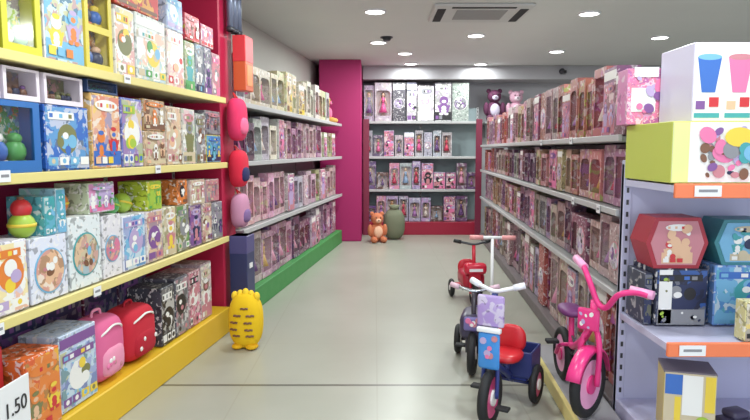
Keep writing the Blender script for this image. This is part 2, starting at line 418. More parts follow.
def art(mb, x0, x1, z0, z1, y, names, n, rng, main=None):
    """a printed picture: overlapping ink shapes, each a hair above the last"""
    w, h = x1 - x0, z1 - z0; yy = y
    for i in range(n):
        rx = rng.uniform(.05, .15) * min(w, h); rz = rx * rng.uniform(.6, 1.5)
        rx = min(rx, w / 2 - .002); rz = min(rz, h / 2 - .002); m = max(rx, rz); mx_, mz = min(m, w / 2), min(m, h / 2)
        yy -= .0002
        mb.disc(rng.uniform(x0 + mx_, x1 - mx_), yy, rng.uniform(z0 + mz, z1 - mz), rx, rz, ART[rng.choice(names)], rot=rng.uniform(0, PI) if m <= min(w, h) / 2 else 0)
def figures(p, x0, x1, z0, z1, y, inks, rng):
    """printed picture of a few plain rounded figures, inset panels and a title stripe"""
    w, h = x1 - x0, z1 - z0; st = [y]
    def up(): st[0] -= .00018; return st[0]
    ink = lambda: ART[rng.choice(inks)]
    p.box(x0, x1, up(), y, z0, z0 + h * rng.uniform(.16, .3), ink())
    n = max(1, min(4, round(w / h * 2.2)))
    for i in range(n):
        cx = x0 + w * (i + .5) / n + rng.uniform(-.06, .06) * w / n; r = min(w / n * .4, h * .24); zb = z0 + h * rng.uniform(.1, .22); a, b = ink(), ink()
        r = min(r, cx - x0, x1 - cx)
        p.disc(cx, up(), zb + r * .9, r * .8, r * .95, a); p.disc(cx, up(), zb + r * .8, r * .45, r * .6, b)
        for sx in (-1, 1):
            p.disc(cx + sx * r * .66, up(), zb + r * 1.1, r * .2, r * .5, a, rot=-sx * .6); p.disc(cx + sx * r * .4, up(), zb + .12 * r, r * .34, r * .2, b)
        p.disc(cx, up(), zb + r * 2.2, r * .7, r * .62, ink()); p.disc(cx, up(), zb + r * 2.05, r * .36, r * .24, b)
        p.disc(cx, up(), zb + r * 2.62, r * .5, r * .24, a)
    tz = z1 - h * rng.uniform(.1, .16); p.disc((x0 + x1) / 2, up(), tz, w * .42, h * .085, ink(), rot=0)
    for q in range(6):
        bx = x0 + w * (.16 + .11 * q); yy = up(); p.box(bx, bx + w * .08, yy, yy + .0001, tz - h * .03, tz + h * .03, ART[inks[q % len(inks)]])
    for q in range(rng.randint(1, 3)):
        bw = w * .18; bx = x0 + w * .04 + q * bw * 1.25; yy = up(); p.box(bx, bx + bw, yy, yy + .0001, z0 + h * .03, z0 + h * .13, ink())
def toyscene(p, x0, x1, z0, z1, y, inks, rng):
    """printed picture of one large toy of overlapping lobes above a row of small inset views"""
    w, h = x1 - x0, z1 - z0; st = [y]
    def up(): st[0] -= .00018; return st[0]
    ink = lambda: ART[rng.choice(inks)]
    cx, cz = x0 + w * rng.uniform(.42, .58), z0 + h * rng.uniform(.48, .58); R = min(w * .4, h * .28)
    p.disc(cx, up(), cz, R, R * .95, ink())
    for q in range(rng.randint(4, 7)):
        a = rng.uniform(0, 2 * PI); r = R * rng.uniform(.28, .5); k = R * rng.uniform(.35, .8)
        px, pz = cx + k * math.cos(a), cz + k * math.sin(a); r = min(r, px - x0, x1 - px)
        if r > .004: p.disc(px, up(), pz, r, r * rng.uniform(.7, 1.1), ink())
    p.disc(cx - R * .2, up(), cz + R * .2, R * .3, R * .22, ART['white'])
    n = rng.randint(2, 4); bw = w / n
    for q in range(n):
        yy = up(); p.box(x0 + q * bw + bw * .08, x0 + (q + 1) * bw - bw * .08, yy, yy + .0001, z0 + h * .03, z0 + h * .17, ink())
        p.disc(x0 + (q + .5) * bw, up(), z0 + h * .1, min(bw * .3, h * .05), h * .045, ink())
    yy = up(); tz = z1 - h * .12; x2 = x0 + w * rng.uniform(.6, .95); p.box(x0 + w * .04, x2, yy, yy + .0001, tz - h * .06, tz + h * .07, ink())
    for q in range(5):
        yy = up(); bx = x0 + w * .07 + (x2 - x0) * .17 * q; p.box(bx, bx + (x2 - x0) * .12, yy, yy + .0001, tz - h * .03, tz + h * .04, ART[inks[q % len(inks)]])
def mk_printed_box(w, h, d, style, inks, seed, band):
    rng = random.Random(seed)
    t = thing('toy_box', None, 'toy box')
    a, f = w / 2, -d / 2
    MB().box(-a, a, f, d / 2, 0, h, PRINT if style == 'busy' else PRINTF, .003).build('carton', t)
    p = MB(); m = .06 * min(w, h)
    if style == 'circle':
        r = min(w, h) * .38; zc = h * .46
        p.cyl((0, f - .0005, zc), (0, f - .003, zc), r * 1.08, ART[inks[0]], n=28); p.cyl((0, f - .003, zc), (0, f - .0045, zc), r, artprint(inks[1:]), n=28)
        art(p, -r * .68, r * .68, zc - r * .68, zc + r * .68, f - .0048, inks[2:], 9, rng)
    else:
        z0, z1 = m, h * (.78 if band else .94)
        m *= .4; p.box(-a + m, a - m, f - .002, f, z0 * .5, z1 + (.0 if band else .03 * h), artprint(inks[:8]))
        (figures if rng.random() < .4 else toyscene)(p, -a + m, a - m, z0, z1, f - .0022, inks, rng)
    p.build('picture', t)
    if band:
        b = MB(); b.box(-a + m, a - m, f - .002, f, h * .82, h * .95, ART[band]); b.build('title_band', t)
    return t
def printed_box(w, h, d, style, inks, color, seed, band=None, key=None):
    mk = lambda: mk_printed_box(w, h, d, style, inks, seed, band)
    t = from_tpl(key, mk) if key else mk()
    kid(t, 'carton').color = (*color, 1)
    return t
def mk_window_box(w, h, d, inks, seed, rows=1):
    """open-fronted play-set carton: toys seen behind a clear window"""
    rng = random.Random(seed); t = thing('playset_box', None, 'toy box'); a, f = w / 2, -d / 2; q = .14 * min(w, h / rows)
    c = MB()
    c.box(-a, a, d / 2 - .006, d / 2, 0, h, INK); c.box(-a, -a + .006, f, d / 2 - .006, 0, h, INK); c.box(a - .006, a, f, d / 2 - .006, 0, h, INK)
    c.box(-a + .006, a - .006, f, d / 2 - .006, 0, .006, INK); c.box(-a + .006, a - .006, f, d / 2 - .006, h - .006, h, INK)
    c.box(-a + .006, -a + q, f, f + .005, .006, h - .006, INK); c.box(a - q, a - .006, f, f + .005, .006, h - .006, INK)
    hh = h / rows
    for k in range(rows + 1):
        zz = k * hh; c.box(-a + q, a - q, f, f + .005, max(zz - q * .6, .006), min(zz + q * (1.2 if k == 0 else .6), h - .006), INK)
    c.build('carton', t)
    MB().box(-a + q * .8, a - q * .8, f + .006, f + .0075, .012, h - .012, CLEAR).build('window', t)
    s = MB(); s.box(-a + .008, a - .008, f + min(d * .6, .09), d / 2 - .007, .008, h - .008, artprint(inks, 20, .3))
    for k in range(rows):
        n = max(2, int((w - 2 * q) / (hh * .3)))
        for i in range(n):
            x = -a + q + (i + .5) * (w - 2 * q) / n; r = min((w - 2 * q) / n * .46, hh * .27, d * .3); zb = k * hh + q * .9
            m1, m2 = ART[rng.choice(inks[1:])], ART[rng.choice(inks[1:])]
            s.ball((x, f + .05, zb + r), (r, min(r * .8, .04), r), m1, 10, 7); s.ball((x, f + .05, zb + r * 2.1), (r * .62, min(r * .6, .035), r * .5), m2, 10, 7)
            s.box(x - r * .8, x + r * .8, f + .03, f + .07, k * hh + .007 if k == 0 else zb - r * .1, zb + r * .3, m2)
    s.build('toy_set', t)
    return t
def place(t, F, u, v, z, label, group=None, turn=0, cat=None):
    t.location = F.at(u, v, z); t.rotation_euler = (0, 0, F.rz + turn)
    tag(t, label, cat, group); return t

ONES = ['first', 'second', 'third', 'fourth', 'fifth', 'sixth', 'seventh', 'eighth', 'ninth', 'tenth', 'eleventh', 'twelfth', 'thirteenth', 'fourteenth', 'fifteenth', 'sixteenth', 'seventeenth', 'eighteenth', 'nineteenth']
def ordinal(n):
    if n <= 19: return ONES[n - 1]
    tens = {2: 'twent', 3: 'thirt', 4: 'fort', 5: 'fift'}[n // 10]
    return tens + 'ieth' if n % 10 == 0 else tens + 'y-' + ONES[n % 10 - 1]

# ------------------------------------------------------------------ rows of doll boxes
PAL_R = [('dusty rose', (186, 122, 124)), ('terracotta pink', (176, 108, 98)), ('mauve', (160, 122, 140)), ('greyish pink', (182, 150, 152)), ('brick pink', (168, 92, 90)), ('warm grey', (158, 140, 134)), ('pale lilac', (176, 156, 180)), ('plum', (128, 84, 104)), ('tan', (180, 150, 118))]
PAL_L = [('pale lilac', (190, 170, 196)), ('greyish pink', (196, 160, 170)), ('mauve', (160, 116, 144)), ('rose', (196, 116, 136)), ('dusty pink', (208, 164, 176)), ('olive beige', (172, 164, 128)), ('silver grey', (176, 174, 178)), ('plum', (116, 72, 100)), ('cream', (214, 204, 190))]
PAL_B = [('pink', (206, 140, 164)), ('white', (216, 210, 214)), ('lilac', (176, 156, 184)), ('rose', (186, 104, 128)), ('silver grey', (170, 172, 178)), ('dark brown', (110, 76, 62)), ('purple', (112, 82, 124))]
def row(F, u0, u1, z, hmax, pal, where, group, front=-.04, rev=False, widths=(.15, .18, .21), depth=(.13,), mixbox=.25, inks=('rose', 'white', 'pink', 'lilac', 'black', 'purple'), hmin=.82, skip=None, seed=0):
    rng = random.Random(seed); u = u0; i = 0
    hs = [round(hmax * k, 3) for k in (1, .93, hmin)]
    run_col = None
    while True:
        w = rng.choice(widths); 
        if u + w > u1: break
        i += 1
        h = rng.choice(hs); d = rng.choice(depth); 
        if run_col is None or rng.random() < .55: run_col = rng.choice(pal)
        cn, c = run_col
        c = s2l(*[min(255, max(0, x + rng.randint(-9, 9))) for x in c])
        if rng.random() < mixbox:
            sty = rng.choice(['busy', 'fine', 'circle'])
            t = printed_box(w - .008, h, d, sty, [inks[0], inks[1]] + list(inks[2:]), c, rng.randint(0, 3), rng.choice(['white', None]), key=('pb', w, h, d, sty, rng.randint(0, 1), where))
            nm = 'toy box'
        else:
            t = doll_box(w - .008, h, d, rng.random() < .5, c); nm = 'doll box'
        place(t, F, u + w / 2, front - d / 2 - rng.uniform(0, .03), z, f'{cn} {nm}, {ordinal(i)} from the near end, {where}', group, rng.uniform(-.04, .04))
        u += w + rng.choice([.002, .004, .004, .01])
G_R = 'boxed dolls and toys on the right shelving run'
row(RIGHT, 3.2, 9.62, 1.478, .41, PAL_R, "right run's top shelf", G_R, widths=(.17, .2, .24), seed=11)
row(RIGHT, 3.2, 9.62, 1.098, .33, PAL_R, "right run's second shelf down", G_R, widths=(.17, .2, .24), seed=12)
row(RIGHT, 3.2, 9.62, .678, .355, PAL_R, "right run's third shelf down", G_R, widths=(.17, .2, .24), seed=13)
row(RIGHT, 3.2, 9.62, .102, .52, PAL_R, "right run's base", G_R, widths=(.2, .24, .28), seed=14)
G_L = 'boxed dolls and toys on the green-based left run'
row(LEFT, 5.12, 9.0, 1.788, .43, [('cream', (214, 206, 186)), ('pale beige', (198, 190, 160)), ('silver grey', (184, 184, 182)), ('olive beige', (168, 164, 126)), ('white', (222, 220, 216))], "green-based run's top shelf", G_L, widths=(.2, .24, .3), seed=21, inks=('beige', 'white', 'yellow', 'olive', 'brown', 'peach'))
row(LEFT, 5.12, 9.25, 1.308, .4, PAL_L, "green-based run's second shelf down", G_L, widths=(.17, .2, .24), seed=22)
row(LEFT, 5.12, 9.25, .748, .43, PAL_L, "green-based run's third shelf down", G_L, widths=(.17, .2, .24), seed=23)
row(LEFT, 5.12, 9.25, .202, .46, PAL_L, "green-based run's base", G_L, widths=(.2, .24, .28), seed=24)
G_B = 'toys on the back wall shelving'
row(BACK, .02, 1.93, 1.868, .62, [('white', (214, 212, 214)), ('silver grey', (168, 168, 174)), ('charcoal', (84, 80, 90)), ('pale lilac', (180, 170, 190)), ('dull beige', (178, 168, 140))], "back shelving's top, counting from the left".replace('near end', 'left'), G_B, widths=(.17, .22, .28), seed=31, mixbox=.85, inks=('white', 'grey', 'black', 'white', 'purple', 'lilac'), hmin=.6, front=-.01)
row(BACK, .02, 1.5, 1.298, .42, PAL_B, "back shelving's second shelf", G_B, widths=(.14, .17), seed=32, front=-.02)
row(BACK, .02, 1.9, .758, .46, PAL_B, "back shelving's third shelf", G_B, widths=(.14, .17, .2), seed=33, front=-.02, hmin=.6)
row(BACK, .02, 1.9, .222, .42, PAL_B, "back shelving's base", G_B, widths=(.16, .2), seed=34, front=-.02, hmin=.6)
for o in COL.objects:                                              # the back shelving is counted from the left
    if o.get('group') == G_B: o['label'] = o['label'].replace('near end', 'left end').replace(', counting from the left', '')

# ------------------------------------------------------------------ left run, near part: larger individual toys
SH1 = [.202, .748, 1.308, 1.788]
UM = {3: (.1, .035), 2: (.05, .045), 1: (.02, .045), 0: (0, 0)}
def um(lv, u):
    a, b = UM[lv]; f = lambda q: q + a + b * (q - 2.6)
    return f(u) if u <= 4.1 else f(4.1) + (u - 4.1) / .54 * (4.685 - f(4.1)) if lv else u
def lp(lv, u0, u1, h, d, style, inks, col, label, band=None, v=-.03, z=None, turn=0, seed=None):
    u0, u1 = um(lv, u0), um(lv, u1)
    t = printed_box(u1 - u0 - .008, h, d, style, inks, s2l(*col), seed if seed is not None else int(u0 * 100 + lv), band)
    return place(t, LEFT, (u0 + u1) / 2, v - d / 2, SH1[lv] if z is None else z, label, None, turn)
def lw(lv, u0, u1, h, d, inks, col, label, rows=1, v=-.03, z=None, turn=0):
    u0, u1 = um(lv, u0), um(lv, u1)
    t = mk_window_box(u1 - u0 - .008, h, d, inks, int(u0 * 100 + lv), rows); kid(t, 'carton').color = (*s2l(*col), 1)
    return place(t, LEFT, (u0 + u1) / 2, v - d / 2, SH1[lv] if z is None else z, label, None, turn)
# top shelf
lp(3, 2.12, 2.36, .36, .25, 'busy', ['lilac', 'white', 'green', 'purple', 'sky'], (150, 170, 120), 'green and purple toy box nearest the front on the top yellow-edged shelf')
lw(3, 2.37, 2.6, .4, .2, ['lime', 'yellow', 'purple', 'white', 'green'], (214, 208, 60), 'bright yellow window box of toys on the top yellow-edged shelf')
lp(3, 2.61, 2.89, .42, .22, 'plain', ['sky', 'white', 'white', 'white', 'yellow', 'orange', 'black', 'lilac'], (232, 230, 236), 'large white toy box with orange and black print on the top left shelf')
lw(3, 2.9, 3.13, .4, .2, ['brown', 'orange', 'blue', 'yellow', 'navy', 'peach'], (222, 204, 80), 'yellow toy box with two stacked windows on the top left shelf', 2)
lp(3, 3.15, 3.34, .36, .22, 'plain', ['white', 'white', 'yellow', 'olive', 'red', 'orange'], (236, 232, 226), 'narrow white toy box right of the two-window yellow box', )
lp(3, 3.35, 3.69, .37, .22, 'plain', ['white', 'teal', 'beige', 'green', 'orange', 'yellow', 'white', 'sky'], (222, 226, 220), 'wide white and teal toy box on the top left shelf', 'white')
lp(3, 3.70, 3.93, .35, .22, 'plain', ['white', 'peach', 'red', 'white', 'rose', 'beige'], (230, 214, 204), 'white toy box with red spots on the top left shelf')
lp(3, 3.94, 4.09, .32, .22, 'plain', ['beige', 'green', 'brown', 'teal', 'green', 'white'], (170, 190, 150), 'greenish toy box with brown print on the top left shelf')
lp(3, 4.10, 4.27, .33, .2, 'plain', ['grey', 'sky', 'white', 'navy', 'grey'], (160, 170, 180), 'blue-grey toy box next to the greenish one on the top left shelf')
lp(3, 4.28, 4.44, .33, .2, 'busy', ['grey', 'navy', 'white', 'purple'], (140, 140, 160), 'slate toy box with navy print near the far end of the top left shelf')
lp(3, 4.45, 4.64, .31, .2, 'busy', ['rose', 'white', 'pink', 'grey'], (190, 150, 160), 'dull pink toy box at the far end of the top left shelf')
lp(3, 3.16, 3.62, .16, .2, 'plain', ['red', 'orange', 'red', 'yellow', 'brown'], (206, 80, 50), 'long red and orange box lying over the white boxes at the very top', z=1.788 + .371)
lp(3, 3.71, 3.93, .2, .2, 'plain', ['sky', 'white', 'lilac', 'white'], (190, 205, 228), 'pale blue box on top of the red-spotted white box', z=1.788 + .351)
lp(3, 3.95, 4.2, .17, .2, 'busy', ['red', 'rose', 'brown', 'white'], (190, 60, 80), 'crimson box stacked on the greenish and blue-grey boxes', z=1.788 + .331)
lp(3, 4.22, 4.5, .15, .2, 'busy', ['rose', 'red', 'white', 'purple'], (180, 50, 90), 'raspberry box stacked near the far end of the top left shelf', z=1.788 + .331)
# second shelf
lp(2, 2.1, 2.31, .29, .2, 'plain', ['blue', 'sky', 'yellow', 'red', 'white'], (60, 110, 180), 'blue box at the near end of the second left shelf')
lw(2, 2.32, 2.61, .29, .2, ['green', 'red', 'green', 'sky', 'white', 'blue', 'orange'], (50, 110, 180), 'blue window box of red and green toys on the second left shelf')
lp(2, 2.63, 2.94, .29, .2, 'plain', ['blue', 'white', 'sky', 'white', 'olive', 'white', 'beige', 'sky'], (44, 96, 180), 'blue box with a crowded white picture on the second left shelf')
lp(2, 2.96, 3.21, .37, .22, 'plain', ['peach', 'red', 'white', 'yellow', 'rose', 'orange', 'blue'], (224, 180, 110), 'peach and yellow box with red figures on the second left shelf')
lp(2, 3.22, 3.43, .37, .22, 'plain', ['lilac', 'blue', 'purple', 'yellow', 'lime', 'white'], (110, 120, 190), 'violet-blue box with a lime figure on the second left shelf')
lp(2, 3.44, 3.69, .2, .22, 'plain', ['beige', 'rose', 'peach', 'brown', 'white'], (206, 176, 140), 'beige and rose box at the bottom of a stack of two, second left shelf')
lp(2, 3.44, 3.69, .18, .22, 'plain', ['brown', 'peach', 'beige', 'white', 'orange'], (176, 140, 90), 'brown box topping the beige and rose one, second left shelf', z=1.51)
lp(2, 3.70, 3.9, .36, .22, 'plain', ['beige', 'peach', 'rose', 'brown', 'white'], (214, 196, 176), 'tall cream box with brown and rose print, second left shelf')
lp(2, 3.91, 4.1, .36, .22, 'plain', ['white', 'beige', 'green', 'grey', 'rose', 'olive'], (206, 200, 190), 'tall off-white box with sage print, second left shelf')
lp(2, 4.11, 4.3, .34, .22, 'busy', ['grey', 'olive', 'white', 'brown'], (150, 160, 150), 'grey-green box on the second left shelf')
lp(2, 4.31, 4.62, .2, .22, 'plain', ['sky', 'blue', 'teal', 'yellow', 'navy'], (204, 186, 90), 'blue box with yellow edges, lower of two at the far end')
lp(2, 4.31, 4.62, .17, .22, 'plain', ['grey', 'brown', 'rose', 'navy', 'grey'], (130, 120, 130), 'dark grey and rose box on top of the blue and yellow one', z=1.51)
for u0, u1, ink, lab in ((2.1, 2.4, 'navy', 'long white-rimmed box with navy window, nearest under the top left shelf'), (2.41, 2.62, 'brown', 'long white-rimmed box with brown window under the top left shelf'), (2.64, 2.91, 'olive', 'long white-rimmed box with olive and pink window under the top left shelf'), (2.94, 3.2, 'navy', None)):
    if ink == 'navy' and lab is None:
        lw(2, u0, u1, .06, .2, ['navy', 'blue', 'navy', 'teal'], (50, 70, 110), 'flat dark blue box lying on the peach and yellow box', z=1.681)
    else:
        lw(2, u0, u1, .13, .2, [ink, ink, 'purple' if ink != 'olive' else 'rose', 'brown', 'navy'], (232, 220, 230), lab, z=1.601)
# third shelf, front row
lp(1, 2.1, 2.29, .44, .2, 'plain', ['blue', 'sky', 'blue', 'blue'], (40, 92, 180), 'tall plain blue box at the near end of the third left shelf')
lp(1, 2.3, 2.52, .29, .22, 'plain', ['white', 'yellow', 'orange', 'yellow', 'white', 'lilac'], (226, 222, 236), 'white box with a yellow figure, third left shelf')
lp(1, 2.53, 2.77, .28, .22, 'circle', ['sky', 'peach', 'brown', 'rose', 'peach', 'white'], (222, 224, 238), 'white box with a small round brown picture, third left shelf')
lp(1, 2.78, 3.03, .34, .22, 'circle', ['teal', 'beige', 'rose', 'peach', 'sky', 'brown'], (224, 230, 232), 'white box with a large teal-ringed round picture, third left shelf')
lp(1, 3.04, 3.21, .32, .22, 'circle', ['sky', 'rose', 'peach', 'pink', 'white', 'teal'], (224, 220, 226), 'narrow white box with a rosy round picture, third left shelf')
lp(1, 3.22, 3.45, .3, .22, 'plain', ['sky', 'white', 'purple', 'blue', 'white', 'lilac'], (228, 228, 240), 'white box with blue and purple print, third left shelf')
lp(1, 3.46, 3.65, .3, .22, 'plain', ['beige', 'rose', 'purple', 'white', 'peach'], (214, 200, 206), 'beige box with wine-coloured print, third left shelf')
lp(1, 3.66, 3.82, .3, .22, 'plain', ['beige', 'olive', 'yellow', 'white', 'rose'], (214, 208, 170), 'pale straw box, third left shelf')
lp(1, 3.83, 4.0, .3, .22, 'plain', ['olive', 'grey', 'beige', 'green', 'white'], (150, 146, 110), 'olive grey box, third left shelf')
lp(1, 4.01, 4.2, .28, .22, 'plain', ['purple', 'lilac', 'navy', 'rose', 'beige'], (140, 110, 150), 'purple box in the front row, third left shelf')
lp(1, 4.21, 4.4, .28, .22, 'plain', ['beige', 'brown', 'rose', 'purple', 'white'], (186, 166, 150), 'tan box beside the purple one, third left shelf')
lp(1, 4.41, 4.62, .27, .22, 'plain', ['grey', 'purple', 'grey', 'white', 'navy'], (150, 146, 156), 'dim grey box at the far end, third left shelf')
# things sitting on that row
lp(1, 2.63, 2.705, .17, .18, 'plain', ['teal', 'white', 'sky', 'teal'], (90, 170, 180), 'small teal box on the small round-picture box', z=.748 + .281)
lp(1, 2.708, 2.775, .2, .18, 'busy', ['sky', 'white', 'teal'], (160, 200, 215), 'small icy blue box beside the small teal box', z=.748 + .281)
lp(1, 2.94, 3.16, .15, .18, 'plain', ['lilac', 'pink', 'green', 'white', 'lilac'], (190, 200, 170), 'lilac and green box on top of the round-picture boxes', z=.748 + .341)
lp(1, 3.48, 3.65, .17, .18, 'plain', ['lime', 'lime', 'yellow', 'green'], (176, 190, 60), 'lime green box on top of the beige wine-print box', z=.748 + .301)
lp(1, 3.84, 3.99, .16, .18, 'plain', ['orange', 'black', 'white', 'orange', 'brown'], (206, 120, 60), 'orange and black box on top of the olive grey box', z=.748 + .301)
lp(1, 4.03, 4.28, .17, .18, 'busy', ['beige', 'white', 'rose'], (200, 186, 170), 'sand coloured box on top of the purple and tan boxes', z=.748 + .281)
lp(1, 4.3, 4.56, .16, .18, 'busy', ['rose', 'grey', 'beige'], (186, 160, 160), 'blush box on top of the row at the far end of the third left shelf', z=.748 + .281)
def toy(name, label, cat, F, u, v, z, turn=0): return thing(name, label, cat, F.at(u, v, z), F.rz + turn)
t = toy('roly_poly_toy', 'red and yellow roly-poly toy standing on the small round-picture box', 'toy', LEFT, 2.592, -.09, .748 + .28)
b = MB(); b.ball((0, 0, .055), (.055, .055, .055), ART['lime']); b.cyl((0, 0, .05), (0, 0, .064), .0562, ART['yellow'], n=20); b.build('body', t)
b = MB(); b.ball((0, 0, .125), .042, ART['red']); b.cyl((0, 0, .158), (0, 0, .175), .014, ART['brown']); b.build('head', t)
t = toy('toy_ball', 'orange toy ball resting on the large round-picture box', 'ball', LEFT, um(1, 2.86), -.15, .748 + .34)
MB().ball((0, 0, .062), .062, ART['orange'], 18, 12).build('ball', t); MB().torus((0, 0, .062), (0, 0, 1), .06, .006, ART['yellow']).build('stripe', t)
for k, (u, nm) in enumerate(((3.28, 'nearer'), (3.4, 'farther'))):
    t = toy('toy_ball', f'{nm} of two green toy balls on the blue and purple print box', 'ball', LEFT, um(1, u), -.14, .748 + .3)
    MB().ball((0, 0, .056), .056, ART['green' if k == 0 else 'lime'], 18, 12).build('ball', t); MB().torus((0, 0, .056), (.3, 0, 1), .054, .006, ART['lime' if k == 0 else 'yellow']).build('stripe', t)
    t['group'] = 'green toy balls'
# base level
lp(0, 2.1, 2.2, .4, .22, 'busy', ['navy', 'grey', 'blue'], (70, 76, 96), 'dark slate box at the near end of the left base', v=-.06)
lp(0, 2.21, 2.43, .41, .17, 'plain', ['red', 'red', 'blue', 'blue', 'red'], (190, 40, 52), 'red and blue box behind the price sign', v=-.08)
lp(0, 2.45, 2.68, .34, .2, 'plain', ['orange', 'orange', 'red', 'orange', 'olive', 'peach', 'yellow'], (226, 110, 50), 'orange box with red print on the left base shelf', v=-.01)
lp(0, 2.7, 2.99, .36, .2, 'plain', ['sky', 'white', 'purple', 'yellow', 'white', 'lilac', 'olive'], (190, 204, 226), 'pale blue box with purple lettering-like bands on the left base shelf'.replace('lettering-like bands', 'band'), 'purple', v=-.03)
lp(0, 3.68, 3.86, .36, .22, 'plain', ['black', 'white', 'grey', 'white', 'black'], (70, 72, 82), 'black and white box right of the red bag on the left base', v=-.04)
lp(0, 3.87, 4.06, .38, .22, 'plain', ['grey', 'black', 'white', 'black', 'rose'], (96, 92, 104), 'charcoal box with white spots, second right of the red bag', v=-.04)
lp(0, 4.07, 4.25, .38, .22, 'plain', ['rose', 'white', 'black', 'pink', 'white'], (196, 150, 156), 'rosy box with black spots on the left base', v=-.04)
lp(0, 4.26, 4.45, .4, .22, 'plain', ['white', 'black', 'rose', 'brown', 'beige'], (176, 150, 156), 'mottled white, brown and rose box at the far end of the left base', v=-.04)
for u0, u1, c, nm in ((2.3, 2.62, (74, 70, 84), 'charcoal'), (2.63, 2.93, (70, 80, 140), 'indigo'), (2.94, 3.25, (84, 62, 110), 'violet'), (3.26, 3.6, (112, 40, 70), 'wine'), (3.61, 3.95, (90, 60, 84), 'aubergine')):
    lp(0, u0, u1, .46, .14, 'fine', ['navy', 'purple', 'grey'], c, f'{nm} box in the rear row of the left base', v=-.27)
def backpack(label, u, z, w, h, d, col, col2, dots):
    t = toy('toy_bag', label, 'bag', LEFT, u, -.03 - d / 2, z, 0)
    MB().ball((0, 0, h * .5), (w / 2, d / 2, h / 2), CLOTH, 20, 14, .55).build('body', t, s2l(*col))
    p = MB(); p.ball((0, -d * .36, h * .32), (w * .36, d * .2, h * .24), CLOTH, 16, 10, .6)
    for k in range(dots): p.ball((random.uniform(-.28, .28) * w, -d * .54, h * random.uniform(.2, .42)), (.014, .006, .014), ART[random.choice(['white', 'rose', 'pink'])], 8, 6)
    p.build('pocket', t, s2l(*col2))
    MB().tube([(-w * .5, -d * .05, h * .55), (-w * .3, -d * .46, h * .78), (0, -d * .5, h * .86), (w * .3, -d * .46, h * .78), (w * .5, -d * .05, h * .55)], .006, ART['white']).build('zip', t)
    MB().tube([(-.04, 0, h * .97), (-.03, 0, h * 1.07), (.03, 0, h * 1.07), (.04, 0, h * .97)], .008, CLOTH).build('handle', t, s2l(*col2))
    return t
backpack('pink quilted toy bag with white zip on the left base shelf', 3.15, .203, .28, .34, .2, (222, 104, 150), (236, 150, 180), 7)
backpack('red toy bag with white zip on the left base shelf', 3.48, .203, .33, .31, .22, (200, 36, 56), (182, 26, 48), 3)
# price sign
t = toy('price_sign', 'white price sign reading 1.50 leaning at the near end of the left base', 'sign', LEFT, 2.31, .03, .204, .1)
MB().box(-.13, .13, -.004, .004, 0, .3, WHITEP, .002).build('plate', t)
cu = bpy.data.curves.new('figures', 'FONT'); cu.body = '1.50'; cu.size = .085; cu.align_x = 'CENTER'; cu.extrude = .001
tmp = bpy.data.objects.new('figures', cu); COL.objects.link(tmp)
dg = bpy.context.evaluated_depsgraph_get(); me = bpy.data.meshes.new_from_object(tmp.evaluated_get(dg)); bpy.data.objects.remove(tmp)
me.materials.clear(); me.materials.append(ART['black'])
o = bpy.data.objects.new('figures', me); COL.objects.link(o); o.parent = t; o.location = (.035, -.006, .17); o.rotation_euler = (PI / 2, 0, 0)
MB().box(-.02, .02, .004, .06, 0, .006, WHITEP).build('foot', t)
# small tags on rails
def price_tag(F, u, z, label, w=.06, h=.05):
    t = thing('price_tag', label, 'price tag', F.at(u, .012, z), F.rz, 'price tags on shelf rails') if not F is CAP else thing('rail_tag', label, 'price tag', F.at(u, .012, z), F.rz, 'price tags on shelf rails')
    MB().box(-w / 2, w / 2, -.003, 0, -h / 2, h / 2, WHITEP).build('card', t)
    b = MB(); b.box(-w * .35, w * .35, -.0036, -.003, -h * .1, h * .15, ART['grey']); b.build('print_line', t)
for F, u, z, lab in ((LEFT, 2.38, 1.3, 'white tag on the second left rail, nearest the front'), (LEFT, 2.3, .72, 'white tag on the third left rail, nearest the front'), (LEFT, 2.95, .72, 'white tag on the third left rail under the large round picture'), (LEFT, 3.6, 1.29, 'white tag on the second left rail, far half'), (LEFT, 3.3, 1.77, 'white tag on the topmost left rail'),
                     (RIGHT, 4.05, 1.46, "white tag on the right run's top rail, near end"), (RIGHT, 5.0, 1.46, "white tag on the right run's top rail, farther in"), (RIGHT, 3.4, 1.075, "white tag on the right run's second rail, near end"), (RIGHT, 3.95, 1.075, "white tag on the right run's second rail, farther in"),
                     (CAP, .13, 1.233, 'white tag on the upper orange rail'), (CAP, .1, .563, 'white tag on the lower orange rail')):
    big = F is CAP
    price_tag(F, u, z, lab, .11 if big else .06, .045)

# ------------------------------------------------------------------ items by the crimson column
t = thing('tall_carton', 'tall dark blue carton with a white sticker standing against the crimson column', 'carton', LEFT.at(4.83, .06, 0), LEFT.rz)
MB().box(-.09, .09, -.07, .07, 0, .74, INK, .005).build('body', t, s2l(52, 58, 100))
MB().box(-.035, .035, -.073, -.07, .48, .52, WHITEP).build('sticker', t)
MB().box(-.091, .091, -.071, .071, .6, .74, INK, .004).build('lid', t, s2l(84, 80, 130))
t = thing('soft_toy_bag', 'yellow striped soft toy with a tufted top on the floor by the dark blue carton', 'toy', (-.915, 4.27, 0), -.15)
b = MB(); b.ball((0, 0, .2), (.122, .095, .2), CLOTH, 22, 16, .8); b.build('body', t, s2l(240, 196, 20))
b = MB()
for k in range(5):
    a = (k - 2) * .04; b.ball((a, 0, .395 - abs(k - 2) * .012), (.024, .03, .034), CLOTH, 10, 8)
b.build('tuft', t, s2l(244, 206, 50))
